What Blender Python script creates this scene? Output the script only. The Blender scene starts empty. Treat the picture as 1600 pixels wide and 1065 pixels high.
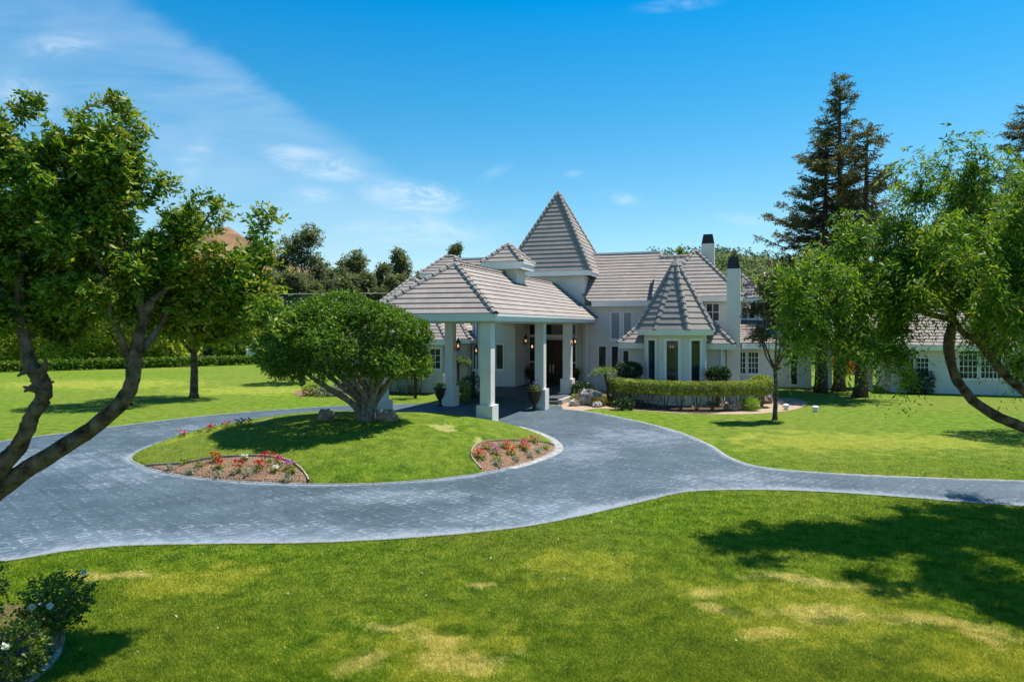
import bpy, math, random
import numpy as np
from mathutils import Vector, Matrix
from mathutils.geometry import tessellate_polygon
random.seed(7); RG = np.random.default_rng(11)
R = math.radians
SC = bpy.context.scene; COL = SC.collection
# ------------------------------------------------------------------ camera
H = 4.4; F = 1066.7; HZ = 508.0
cd = bpy.data.cameras.new('camera'); cam = bpy.data.objects.new('camera', cd); COL.objects.link(cam)
cam.location = (0, 0, H); cam.rotation_euler = (R(90), 0, 0)
cd.lens = 24; cd.sensor_width = 36; cd.shift_y = -24.5/1600; cd.clip_end = 5000; cd.clip_start = .1
SC.camera = cam
SC.view_settings.view_transform = 'Standard'; SC.view_settings.look = 'None'
SC.view_settings.exposure = 0.66; SC.view_settings.gamma = 1
# ------------------------------------------------------------------ sun
SUN = Vector((.37, .23, 1)).normalized()          # towards the sun
EL = math.asin(SUN.z); AZ = math.atan2(SUN.x, SUN.y)
sl = bpy.data.lights.new('sun', 'SUN'); so = bpy.data.objects.new('sun', sl); COL.objects.link(so)
sl.energy = 5.0; sl.angle = R(.53); sl.color = (1, .95, .87)
so.rotation_euler = SUN.to_track_quat('Z', 'Y').to_euler(); so.location = (0, 0, 60)
# ------------------------------------------------------------------ node helpers
class NT:
    def __init__(s, nt): s.nt = nt
    def n(s, typ, ins=None, **props):
        nd = s.nt.nodes.new(typ)
        for k, v in props.items(): setattr(nd, k, v)
        for k, v in (ins or {}).items():
            sock = nd.inputs[k]
            if isinstance(v, bpy.types.NodeSocket): s.nt.links.new(v, sock)
            elif v is not None: sock.default_value = v
        return nd
    def math(s, op, a, b=None, clamp=False):
        nd = s.nt.nodes.new('ShaderNodeMath'); nd.operation = op; nd.use_clamp = clamp
        for i, v in enumerate((a, b)):
            if v is None: continue
            if isinstance(v, bpy.types.NodeSocket): s.nt.links.new(v, nd.inputs[i])
            else: nd.inputs[i].default_value = v
        return nd.outputs[0]
    def noise(s, vec, scale, detail=3, rough=.55, dist=0):
        nd = s.n('ShaderNodeTexNoise', {'Vector': vec, 'Scale': scale, 'Detail': detail, 'Roughness': rough, 'Distortion': dist})
        return nd.outputs[0]
    def ramp(s, fac, stops, interp='LINEAR'):
        nd = s.nt.nodes.new('ShaderNodeValToRGB'); nd.color_ramp.interpolation = interp
        e = nd.color_ramp.elements
        while len(e) < len(stops): e.new(.5)
        for el, (p, c) in zip(e, stops):
            el.position = p; el.color = (*c, 1) if len(c) == 3 else c
        s.nt.links.new(fac, nd.inputs[0]); return nd.outputs[0]
    def mix(s, fac, a, b, blend='MIX'):
        nd = s.nt.nodes.new('ShaderNodeMix'); nd.data_type = 'RGBA'; nd.blend_type = blend
        for i, v in ((0, fac), (6, a), (7, b)):
            if isinstance(v, bpy.types.NodeSocket): s.nt.links.new(v, nd.inputs[i])
            else: nd.inputs[i].default_value = v if i == 0 or len(v) == 4 else (*v, 1)
        return nd.outputs[2]
    def blob(s, vec, cx, cy, sx, sy, rot=0, inner=0.0):
        """soft elliptical mask round (cx,cy), 1 in the middle, 0 at the rim"""
        m = s.n('ShaderNodeMapping', {'Vector': vec, 'Location': (cx, cy, 0), 'Rotation': (0, 0, rot), 'Scale': (sx, sy, 1e6)}, vector_type='TEXTURE')
        L = s.n('ShaderNodeVectorMath', {0: m.outputs[0]}, operation='LENGTH')
        r = s.n('ShaderNodeMapRange', {0: L.outputs['Value'], 1: inner, 2: 1.0, 3: 1.0, 4: 0.0}, interpolation_type='SMOOTHSTEP')
        return r.outputs[0]
# ------------------------------------------------------------------ sky
W = bpy.data.worlds.new('World'); SC.world = W; W.use_nodes = True
t = NT(W.node_tree); W.node_tree.nodes.clear()
sky = t.n('ShaderNodeTexSky', sky_type='NISHITA', sun_disc=False, sun_elevation=EL, sun_rotation=AZ,
          air_density=1.0, dust_density=.35, ozone_density=2.6, altitude=200)
tc = t.n('ShaderNodeTexCoord'); sep = t.n('ShaderNodeSeparateXYZ', {0: tc.outputs['Generated']})
tint = t.ramp(sep.outputs[2], [(0, (.95, 1, 1)), (.14, (.72, .97, 1.)), (.3, (.27, .9, 1.06)), (.43, (.0, .83, 1.16)), (.8, (.0, .66, 1.1)), (1., (.3, .7, 1.))])
hs0 = t.n('ShaderNodeHueSaturation', {'Hue': .49, 'Saturation': 1.1, 'Value': 1.34, 'Color': sky.outputs[0]})
yy = t.math('MAXIMUM', sep.outputs[1], .05)
u = t.math('DIVIDE', sep.outputs[0], yy); v = t.math('DIVIDE', sep.outputs[2], yy)
uv = t.n('ShaderNodeCombineXYZ', {0: u, 1: v}).outputs[0]       # direction as seen looking north
def sk(x, y): return ((x-800)/F, (HZ-y)/F)
# streaky cirrus veil on the left, its edge falling to the right
m1 = t.n('ShaderNodeMapping', {'Vector': uv, 'Rotation': (0, 0, R(24)), 'Scale': (1.3, 6.5, 1)})
st = t.noise(m1.outputs[0], 2.2, 7, .62, .5)
m1b = t.n('ShaderNodeMapping', {'Vector': uv, 'Rotation': (0, 0, R(-20)), 'Scale': (2.5, 5.5, 1)})
st2 = t.noise(m1b.outputs[0], 2.7, 6, .6, .8)
low = t.noise(uv, 2.0, 2, .5)
# signed distance below the edge line through (250,20) (560,225) (800,370)
a = sk(250, 20); b = sk(800, 385); dx, dy = b[0]-a[0], b[1]-a[1]; L_ = math.hypot(dx, dy)
d = t.math('ADD', t.math('MULTIPLY', t.math('SUBTRACT', u, a[0]), dy/L_), t.math('MULTIPLY', t.math('SUBTRACT', v, a[1]), -dx/L_))
d = t.math('ADD', d, t.math('MULTIPLY', t.math('SUBTRACT', st2, .5), .05))
edge = t.n('ShaderNodeMapRange', {0: d, 1: -.012, 2: .03, 3: 0., 4: 1.}, interpolation_type='SMOOTHSTEP').outputs[0]
fade = t.n('ShaderNodeMapRange', {0: d, 1: .03, 2: .5, 3: 1., 4: .25}, interpolation_type='SMOOTHSTEP').outputs[0]
veil = t.math('MULTIPLY', t.math('MULTIPLY', edge, fade), t.n('ShaderNodeMapRange', {0: st, 1: .25, 2: .8, 3: .12, 4: .75}).outputs[0])
veil = t.math('MULTIPLY', veil, t.n('ShaderNodeMapRange', {0: low, 1: .3, 2: .7, 3: .35, 4: 1.1}).outputs[0])
cl = None
m2 = t.n('ShaderNodeMapping', {'Vector': uv, 'Rotation': (0, 0, R(12)), 'Scale': (3, 9, 1)})
wn = t.noise(m2.outputs[0], 3.0, 8, .65, 1.2)
for (x, y, sx, sy, ro, s_) in ((490, 256, 105, 30, -14, 1.), (650, 308, 110, 34, -5, 1.05), (968, 308, 52, 16, -14, .4), (100, 72, 90, 30, 2, .4),
        (300, 250, 34, 60, -40, .35), (490, 305, 60, 22, 0, .35), (775, 268, 44, 14, 30, .16), (900, 272, 26, 9, 0, .25), (1170, 345, 70, 16, -8, .28),
        (40, 150, 90, 50, -20, .3), (640, 360, 200, 40, 0, .4), (1060, 8, 90, 14, 5, .25)):
    c = sk(x, y)
    bm_ = t.math('MULTIPLY', t.blob(uv, c[0], c[1], sx/F, sy/F, R(ro)), s_)
    cl = bm_ if cl is None else t.math('MAXIMUM', cl, bm_)
wisp = t.math('MULTIPLY', cl, t.n('ShaderNodeMapRange', {0: wn, 1: .3, 2: .8, 3: 0., 4: 1.3}, interpolation_type='SMOOTHSTEP').outputs[0])
fac = t.math('ADD', t.math('MULTIPLY', veil, .5), wisp, clamp=True)
front = t.n('ShaderNodeMapRange', {0: sep.outputs[1], 1: .1, 2: .3}).outputs[0]
fac = t.math('MULTIPLY', fac, front)
skc = t.mix(fac, t.mix(1., hs0.outputs[0], tint, 'MULTIPLY'), (8.2, 9.4, 10.4, 1))
bg = t.n('ShaderNodeBackground', {'Color': skc, 'Strength': .07})
wo = t.n('ShaderNodeOutputWorld', {0: bg.outputs[0]})
# ------------------------------------------------------------------ projection helpers (placing things from measured points)
def G(x, y, z=0.0):
    Y = (H-z)*F/(y-HZ); return ((x-800)/F*Y, Y, z)
def P(x, y, Y): return ((x-800)/F*Y, Y, H-(y-HZ)/F*Y)
CA, SA = math.cos(R(19.4)), math.sin(R(19.4)); OX, OY = -1.03, 28.64
def Lc(p, q, z=0.0): return (OX+CA*p+SA*q, OY-SA*p+CA*q, z)        # house frame: p along the front, q into the house
def pq(x, q):
    k = (x-800)/F; return (k*(OY+CA*q)-OX-SA*q)/(CA+k*SA)
def zq(x, y, q):
    p = pq(x, q); Y = OY-SA*p+CA*q; return H-(y-HZ)/F*Y
# ------------------------------------------------------------------ mesh helpers
class MB:
    def __init__(s): s.v = []; s.f = []; s.m = []; s.uv = []
    def poly(s, pts, m=0, uv=None):
        i = len(s.v); s.v += [tuple(p) for p in pts]; s.f.append(tuple(range(i, i+len(pts)))); s.m.append(m)
        s.uv.append(uv or [(0, 0)]*len(pts))
    def box(s, p0, p1, q0, q1, z0, z1, m=0, T=Lc):
        c = [T(p, q, z) for z in (z0, z1) for (p, q) in ((p0, q0), (p1, q0), (p1, q1), (p0, q1))]
        for f in ((3, 2, 1, 0), (4, 5, 6, 7), (0, 1, 5, 4), (1, 2, 6, 5), (2, 3, 7, 6), (3, 0, 4, 7)): s.poly([c[i] for i in f], m)
        return s
    def frustum(s, c, w0, w1, z0, z1, m=0, T=Lc, d0=None, d1=None):
        d0 = d0 or w0; d1 = d1 or w1
        a = [T(c[0]+i*w0, c[1]+j*d0, z0) for i, j in ((-1, -1), (1, -1), (1, 1), (-1, 1))]
        b = [T(c[0]+i*w1, c[1]+j*d1, z1) for i, j in ((-1, -1), (1, -1), (1, 1), (-1, 1))]
        s.poly(a[::-1], m); s.poly(b, m)
        for i in range(4): s.poly([a[i], a[(i+1) % 4], b[(i+1) % 4], b[i]], m)
        return s
    def tube(s, path, rad, n=8, m=0, rough=0.0, cap=True):
        path = [Vector(p) for p in path]; rings = []
        up = Vector((0.31, .17, .93))
        for i, p in enumerate(path):
            d = (path[min(i+1, len(path)-1)]-path[max(i-1, 0)]).normalized()
            a = d.cross(up); a = (a if a.length > .05 else d.cross(Vector((1, 0, 0)))).normalized(); b_ = d.cross(a)
            r = rad[i] if isinstance(rad, (list, tuple)) else rad
            ring = []
            for k in range(n):
                th = 2*math.pi*k/n; rr = r*(1+rough*math.sin(3*th+i*1.3)*.6+rough*random.uniform(-.6, .6))
                ring.append(p+a*math.cos(th)*rr+b_*math.sin(th)*rr)
            rings.append(ring)
        i0 = len(s.v)
        for ring in rings: s.v += [tuple(q) for q in ring]
        for i in range(len(rings)-1):
            for k in range(n):
                k2 = (k+1) % n
                s.f.append((i0+i*n+k, i0+i*n+k2, i0+(i+1)*n+k2, i0+(i+1)*n+k)); s.m.append(m); s.uv.append([(0, 0)]*4)
        if cap:
            s.f.append(tuple(i0+k for k in range(n))[::-1]); s.m.append(m); s.uv.append([(0, 0)]*n)
            e = i0+(len(rings)-1)*n
            s.f.append(tuple(e+k for k in range(n))); s.m.append(m); s.uv.append([(0, 0)]*n)
        return s
    def lathe(s, c, prof, n=16, m=0):
        rings = [[(c[0]+r*math.cos(2*math.pi*k/n), c[1]+r*math.sin(2*math.pi*k/n), c[2]+z) for k in range(n)] for r, z in prof]
        i0 = len(s.v)
        for r in rings: s.v += r
        for i in range(len(rings)-1):
            for k in range(n):
                k2 = (k+1) % n; s.f.append((i0+i*n+k, i0+i*n+k2, i0+(i+1)*n+k2, i0+(i+1)*n+k)); s.m.append(m); s.uv.append([(0, 0)]*4)
        return s
    def ball(s, c, r, m=0, n=7, sq=(1, 1, 1), jit=0.0):
        i0 = len(s.v); rows = n
        for i in range(rows+1):
            ph = math.pi*i/rows
            for k in range(2*n):
                th = math.pi*k/n; j = 1+random.uniform(-jit, jit) if 0 < i < rows else 1
                s.v.append((c[0]+r*sq[0]*math.sin(ph)*math.cos(th)*j, c[1]+r*sq[1]*math.sin(ph)*math.sin(th)*j, c[2]+r*sq[2]*math.cos(ph)*j))
        for i in range(rows):
            for k in range(2*n):
                k2 = (k+1) % (2*n); s.f.append((i0+i*2*n+k, i0+(i+1)*2*n+k, i0+(i+1)*2*n+k2, i0+i*2*n+k2)); s.m.append(m); s.uv.append([(0, 0)]*4)
        return s
def finish(o, parent, label=None, cat=None, group=None, kind=None):
    COL.objects.link(o)
    if parent is not None:
        o.parent = parent
        w = parent.location.copy(); g = parent.parent
        if not parent.get('_b'): pass
        o.matrix_parent_inverse = Matrix.Translation(-Vector(parent['_w'])) if '_w' in parent else Matrix()
    if label: o['label'] = label
    if cat: o['category'] = cat
    if group: o['group'] = group
    if kind: o['kind'] = kind
    return o
WB = {}
def obj(name, mb, mats, parent=None, smooth=False, bevel=0, **kw):
    me = bpy.data.meshes.new(name); me.from_pydata(mb.v, [], mb.f)
    mats = mats if isinstance(mats, (list, tuple)) else [mats]
    for m_ in mats: me.materials.append(m_)
    me.polygons.foreach_set('material_index', mb.m)
    if any(any(c != (0, 0) for c in u_) for u_ in mb.uv):
        ul = me.uv_layers.new(name='UVMap'); ul.data.foreach_set('uv', [c for u_ in mb.uv for p in u_ for c in p])
    if smooth: me.polygons.foreach_set('use_smooth', [True]*len(mb.f))
    me.update(); o = bpy.data.objects.new(name, me)
    if bevel:
        b_ = o.modifiers.new('bevel', 'BEVEL'); b_.width = bevel; b_.segments = 2; b_.limit_method = 'ANGLE'
    return link(o, parent, **kw)
def link(o, parent=None, label=None, cat=None, group=None, kind=None):
    COL.objects.link(o)
    if parent is not None:
        o.parent = parent
        o.matrix_parent_inverse = Matrix.Translation(-Vector(WB[parent.name])) if parent.name in WB else Matrix()
    for k, v_ in (('label', label), ('category', cat), ('group', group), ('kind', kind)):
        if v_: o[k] = v_
    return o
def thing(name, base, label, cat, group=None):
    o = bpy.data.objects.new(name, None); o.empty_display_size = .3; o.location = base
    link(o, None, label, cat, group); WB[o.name] = tuple(base); return o
ORD = ['first', 'second', 'third', 'fourth', 'fifth', 'sixth', 'seventh', 'eighth', 'ninth', 'tenth', 'eleventh', 'twelfth', 'thirteenth', 'fourteenth', 'fifteenth', 'sixteenth', 'seventeenth', 'eighteenth', 'nineteenth', 'twentieth', 'twenty first', 'twenty second', 'twenty third']
def dup(root, loc, rot=0, label=None, scale=None):
    r = root.copy(); COL.objects.link(r); r.location = loc; r.rotation_euler = (0, 0, rot)
    if scale: r.scale = scale if isinstance(scale, (tuple, list)) else (scale,)*3
    if label: r['label'] = label
    for ch in list(root.children):
        mi = ch.matrix_parent_inverse.copy(); c = ch.copy(); COL.objects.link(c); c.parent = r; c.matrix_parent_inverse = mi
        for g in list(ch.children):
            d_ = g.copy(); COL.objects.link(d_); d_.parent = c
    return r
def npobj(name, V, Fq, mat, parent=None, smooth=False, **kw):
    """mesh from numpy arrays; Fq is (n,3) or (n,4)"""
    me = bpy.data.meshes.new(name); nv = len(V); nf, k = Fq.shape
    me.vertices.add(nv); me.vertices.foreach_set('co', V.astype(np.float32).ravel())
    me.loops.add(nf*k); me.loops.foreach_set('vertex_index', Fq.astype(np.int32).ravel())
    me.polygons.add(nf); me.polygons.foreach_set('loop_start', np.arange(0, nf*k, k, dtype=np.int32))
    me.polygons.foreach_set('loop_total', np.full(nf, k, dtype=np.int32))
    me.update(calc_edges=True); me.validate()
    me.materials.append(mat); o = bpy.data.objects.new(name, me); return link(o, parent, **kw)
def unit(a): return a/np.maximum(np.linalg.norm(a, axis=-1, keepdims=True), 1e-9)
def spray(base, dirs, length, nl, ll, lw, droop=.2, out=.9, flat=.6):
    """leaf cloud: each spray is an (unseen) twig carrying nl leaves, each leaf one folded diamond. returns V,F"""
    N = len(base); dirs = unit(dirs); length = np.broadcast_to(length, (N,))
    t_ = (np.arange(nl)+RG.random((N, nl)))/nl
    side = unit(np.cross(dirs, unit(RG.normal(size=(N, 3))*.5+np.array([0, 0, 1.]))))
    sg = np.where(np.arange(nl) % 2 == 0, 1., -1.)[None, :, None]
    pos = base[:, None]+dirs[:, None]*(length[:, None]*t_)[..., None]
    pos[..., 2] -= droop*length[:, None]*t_**2
    ld = unit(dirs[:, None]*.65+side[:, None]*sg*out+RG.normal(size=(N, nl, 3))*.35+np.array([0, 0, -droop*.8]))
    nrm = unit(RG.normal(size=(N, nl, 3))*(1-flat)+np.array([0, 0, 1.])*flat)
    wd = unit(np.cross(ld, nrm)); s_ = (.6+.6*RG.random((N, nl, 1)))*(1-.35*t_[..., None]**3)
    l_ = ll*s_; w_ = lw*s_
    nn = np.cross(wd, ld)
    A = pos; B = pos+ld*l_*.5+wd*w_*.5+nn*w_*.12; C = pos+ld*l_; D = pos+ld*l_*.5-wd*w_*.5+nn*w_*.12
    V = np.stack([A, B, C, D], 2).reshape(-1, 3); n = N*nl
    return V, np.arange(n*4).reshape(n, 4)
def inblob(blobs, n, shell=.45):
    """points and outward directions spread through ellipsoids (cx,cy,cz,rx,ry,rz)"""
    b_ = np.array(blobs, float); w = (b_[:, 3]*b_[:, 4]*b_[:, 5])**(2/3); w /= w.sum()
    k = RG.choice(len(b_), n, p=w); d_ = unit(RG.normal(size=(n, 3)))
    r = shell+(1-shell)*RG.random(n)**.6
    return b_[k, :3]+d_*b_[k, 3:]*r[:, None], d_
def pblob(lst, sy=1.0):
    """(px x, px y, depth, radius px x, radius px y) -> ellipsoids in metres"""
    o = []
    for x, y, Y, rx, ry in lst:
        c = P(x, y, Y); o.append((*c, rx*Y/F, max(rx, ry)*Y/F*sy, ry*Y/F))
    return o
def joinVF(parts):
    Vs = []; Fs = []; o = 0
    for V, f in parts: Vs.append(V); Fs.append(f+o); o += len(V)
    return np.concatenate(Vs), np.concatenate(Fs)
def crown(name, blobs, n, nl, length, ll, lw, mat, parent, droop=.2, up=.35, shell=.45, rnd=.5, flat=.5, extra=None, **kw):
    b_, d_ = inblob(blobs, n, shell)
    dr = d_+np.array([0, 0, up])+RG.normal(size=(n, 3))*rnd
    b_ = b_-unit(dr)*length*.6
    parts = [spray(b_, dr, length*(.6+.8*RG.random(n)), nl, ll, lw, droop, flat=flat)]
    if extra: parts += extra
    V, f = joinVF(parts)
    return npobj(name, V, f, mat, parent, **kw)
def clump(blobs, k, f=.36, spread=.85):
    o = []
    for b_ in blobs:
        for _ in range(k):
            d_ = RG.normal(size=3); d_ /= np.linalg.norm(d_); r_ = spread*RG.random()**.45*(1-f*.5); s_ = RG.uniform(.75, 1.25)*f
            o.append((*(np.array(b_[:3])+d_*np.array(b_[3:])*r_), *(np.array(b_[3:])*s_)))
    return o
def limbs(mb, start, blobs, r0, n=3, sub=4, rough=.08):
    for bl in blobs:
        c = Vector(bl[:3]); s_ = Vector(start)
        mid = (s_+c)/2+Vector([random.uniform(-.15, .15)*(c-s_).length for _ in range(3)])
        mb.tube([s_, mid, c], [r0, r0*.65, r0*.35], 7, rough=rough)
        for _ in range(sub):
            e = c+Vector([random.uniform(-1, 1)*bl[3+i]*.75 for i in range(3)])
            a_ = s_.lerp(mid, random.uniform(.5, 1)) if random.random() < .4 else mid.lerp(c, random.uniform(0, 1))
            m_ = (a_+e)/2+Vector([random.uniform(-.12, .12)*(e-a_).length for _ in range(3)])
            mb.tube([a_, m_, e], [r0*.3, r0*.2, r0*.07], 5)
def cat_rom(pts, n=8, closed=False):
    out = []; m = len(pts); rng_ = range(m if closed else m-1)
    for i in rng_:
        p0 = pts[(i-1) % m] if closed or i > 0 else pts[0]; p1 = pts[i]; p2 = pts[(i+1) % m]
        p3 = pts[(i+2) % m] if closed or i+2 < m else pts[-1]
        for k in range(n):
            t_ = k/n
            out.append(tuple(.5*((2*b_)+(-a_+c_)*t_+(2*a_-5*b_+4*c_-d_)*t_**2+(-a_+3*b_-3*c_+d_)*t_**3) for a_, b_, c_, d_ in zip(p0, p1, p2, p3)))
    if not closed: out.append(tuple(pts[-1]))
    return out
def inpoly(X, Y, poly):
    ins = np.zeros(X.shape, bool); n = len(poly); j = n-1
    for i in range(n):
        xi, yi = poly[i][:2]; xj, yj = poly[j][:2]
        c = ((yi > Y) != (yj > Y)) & (X < (xj-xi)*(Y-yi)/(yj-yi+1e-12)+xi)
        ins ^= c; j = i
    return ins
def flat_poly(name, pts, z, mat, **kw):
    mb = MB(); vs = [Vector((p[0], p[1], 0)) for p in pts]
    for tri in tessellate_polygon([vs]):
        a_, b_, c_ = [vs[i] for i in tri]
        if (b_-a_).cross(c_-a_).z < 0: b_, c_ = c_, b_
        mb.poly([(q.x, q.y, z) for q in (a_, b_, c_)])
    return obj(name, mb, mat, **kw)
# ------------------------------------------------------------------ materials
def newmat(name):
    m = bpy.data.materials.new(name); m.use_nodes = True; m.node_tree.nodes.clear(); return m, NT(m.node_tree)
def surf(name, c1, c2=None, scale=3., rough=.8, bump=0., bscale=None, spec=.3, detail=4, metal=0., dist=.02):
    m, t = newmat(name); pos = t.n('ShaderNodeNewGeometry').outputs['Position']
    nz = t.noise(pos, scale, detail)
    col = t.ramp(nz, [(.3, c1), (.7, c2 or c1)])
    bs = t.n('ShaderNodeBsdfPrincipled', {'Base Color': col, 'Roughness': rough, 'Specular IOR Level': spec, 'Metallic': metal})
    if bump:
        bn = t.n('ShaderNodeBump', {'Height': t.noise(pos, bscale or scale*6, 4), 'Strength': bump, 'Distance': dist})
        t.nt.links.new(bn.outputs[0], bs.inputs['Normal'])
    t.n('ShaderNodeOutputMaterial', {0: bs.outputs[0]}); return m
def leafmat(name, cols, trans=.3, rough=.5, nscale=1.2, spec=.35, tcol=1.6):
    m, t = newmat(name); g = t.n('ShaderNodeNewGeometry')
    isl = g.outputs['Random Per Island']; nz = t.noise(g.outputs['Position'], nscale, 2)
    f = t.math('ADD', t.math('MULTIPLY', isl, .6), t.math('MULTIPLY', nz, .6)); f = t.math('SUBTRACT', f, .1, True)
    k = len(cols); col = t.ramp(f, [(.1+.8*i/(k-1), c) for i, c in enumerate(cols)])
    bs = t.n('ShaderNodeBsdfPrincipled', {'Base Color': col, 'Roughness': rough, 'Specular IOR Level': spec})
    tc_ = t.mix(1., col, (tcol, tcol*.95, .5, 1), 'MULTIPLY')
    tr = t.n('ShaderNodeBsdfTranslucent', {'Color': tc_})
    mx = t.n('ShaderNodeMixShader', {0: trans, 1: bs.outputs[0], 2: tr.outputs[0]})
    t.n('ShaderNodeOutputMaterial', {0: mx.outputs[0]}); return m
STUCCO = surf('stucco', (.6, .585, .55), (.69, .67, .63), 1.1, .9, .3, 50, .15, 7)
TRIM = surf('white_trim', (.72, .73, .72), (.8, .81, .8), 1.5, .55, 0, None, .3)
SOFFIT = surf('soffit', (.5, .46, .4), (.55, .51, .45), 1, .8)
BLACK = surf('black_metal', (.02, .02, .022), (.035, .034, .035), 6, .5)
DOORM = surf('mahogany', (.03, .009, .006), (.06, .018, .01), 9, .4, 0, None, .3)
BRASS = surf('brass', (.6, .5, .3), (.7, .6, .4), 9, .3, metal=1.)
STONE = surf('entry_stone', (.06, .065, .075), (.1, .105, .115), 3, .6, .2, 20)
BARK = surf('bark', (.022, .014, .01), (.24, .18, .13), 6, .95, 1., 16, .1, 10, dist=.07)
BARKR = surf('bark_red', (.035, .02, .013), (.13, .07, .045), 6, .9, .8, 20)
BARKG = surf('bark_grey', (.1, .085, .07), (.32, .28, .23), 8, .9, 1., 20, dist=.05)
ROCK = surf('rock', (.12, .08, .06), (.42, .34, .27), 5, .9, .9, 12)
ROCKW = surf('pale_rock', (.16, .13, .11), (.55, .5, .45), 5, .9, .9, 12)
CONC = surf('concrete', (.2, .2, .19), (.42, .41, .38), 5, .85, .3, 30)
EDGEM = surf('edging', (.22, .17, .12), (.4, .34, .27), 8, .8)
URN = surf('urn', (.03, .016, .01), (.085, .05, .03), 8, .45, .3, 30)
ROOTBALL = surf('soil_dark', (.03, .02, .015), (.06, .045, .03), 10, 1)
def mulch(name, c1, c2, c3):
    m, t = newmat(name); pos = t.n('ShaderNodeNewGeometry').outputs['Position']
    vo = t.n('ShaderNodeTexVoronoi', {'Vector': pos, 'Scale': 16.}); nz = t.noise(pos, 1.6, 5)
    col = t.mix(t.math('MULTIPLY', vo.outputs['Distance'], 1.2, True), t.ramp(nz, [(.3, c1), (.7, c2)]), (*c3, 1))
    bn = t.n('ShaderNodeBump', {'Height': vo.outputs['Distance'], 'Strength': .9, 'Distance': .04})
    bs = t.n('ShaderNodeBsdfPrincipled', {'Base Color': col, 'Roughness': .95, 'Specular IOR Level': .1, 'Normal': bn.outputs[0]})
    t.n('ShaderNodeOutputMaterial', {0: bs.outputs[0]}); return m
MULCH = mulch('mulch', (.26, .15, .09), (.42, .28, .18), (.14, .085, .055))
SAND = mulch('sand', (.42, .3, .21), (.55, .42, .31), (.34, .25, .18))
def tiles(name, tone):
    m, t = newmat(name); uvn = t.n('ShaderNodeUVMap').outputs[0]; pos = t.n('ShaderNodeNewGeometry').outputs['Position']
    br = t.n('ShaderNodeTexBrick', {'Vector': uvn, 'Color1': (.29*tone, .26*tone, .236*tone, 1), 'Color2': (.33*tone, .295*tone, .265*tone, 1), 'Mortar': (.24, .21, .185, 1),
        'Scale': 1., 'Mortar Size': .008, 'Mortar Smooth': .2, 'Bias': 0., 'Brick Width': .32, 'Row Height': .36}, offset=.5)
    nz = t.noise(pos, .7, 5, .6); n2 = t.noise(pos, 18., 3)
    col = t.mix(1., br.outputs[0], t.ramp(nz, [(.25, (.84, .85, .86)), (.75, (1.12, 1.07, 1.02))]), 'MULTIPLY')
    col = t.mix(.6, col, t.ramp(n2, [(.3, (.9, .9, .9)), (.7, (1.08, 1.08, 1.08))]), 'MULTIPLY')
    bn = t.n('ShaderNodeBump', {'Height': n2, 'Strength': .3, 'Distance': .02})
    bs = t.n('ShaderNodeBsdfPrincipled', {'Base Color': col, 'Roughness': .85, 'Specular IOR Level': .2, 'Normal': bn.outputs[0]})
    t.n('ShaderNodeOutputMaterial', {0: bs.outputs[0]}); return m
TILE = tiles('roof_tile', 1.0); TILEB = surf('tile_butt', (.05, .035, .028), (.08, .06, .048), 6, .9)
CAPM = surf('cap_tile', (.24, .21, .19), (.34, .305, .275), 9, .85, .3, 30)
m_, t = newmat('glass'); pos = t.n('ShaderNodeNewGeometry').outputs['Position']
bs = t.n('ShaderNodeBsdfPrincipled', {'Base Color': t.ramp(t.noise(pos, 1.3, 3), [(.35, (.012, .016, .018)), (.65, (.035, .045, .05))]), 'Roughness': .05, 'Specular IOR Level': .22})
t.n('ShaderNodeOutputMaterial', {0: bs.outputs[0]}); GLASS = m_
m_, t = newmat('clear_glass')
gl = t.n('ShaderNodeBsdfGlossy', {'Roughness': .02, 'Color': (.9, .95, 1, 1)}); trn = t.n('ShaderNodeBsdfTransparent', {'Color': (.5, .6, .64, 1)})
fr = t.n('ShaderNodeFresnel', {'IOR': 1.6})
mx = t.n('ShaderNodeMixShader', {0: .035, 1: trn.outputs[0], 2: gl.outputs[0]}); t.n('ShaderNodeOutputMaterial', {0: mx.outputs[0]}); CGLASS = m_
def glow(name, c, s_):
    m, t = newmat(name); e = t.n('ShaderNodeEmission', {'Color': (*c, 1), 'Strength': s_}); t.n('ShaderNodeOutputMaterial', {0: e.outputs[0]}); return m
LAMP = glow('lamp_glow', (1, .5, .25), .75)
LOUV, t = newmat('shutter'); pos = t.n('ShaderNodeNewGeometry').outputs['Position']
wv = t.n('ShaderNodeTexWave', {'Vector': pos, 'Scale': 2.6}, bands_direction='Z')
bs = t.n('ShaderNodeBsdfPrincipled', {'Base Color': t.ramp(wv.outputs[0], [(.2, (.14, .16, .18)), (.7, (.36, .39, .42))]), 'Roughness': .25}); t.n('ShaderNodeOutputMaterial', {0: bs.outputs[0]})
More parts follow.
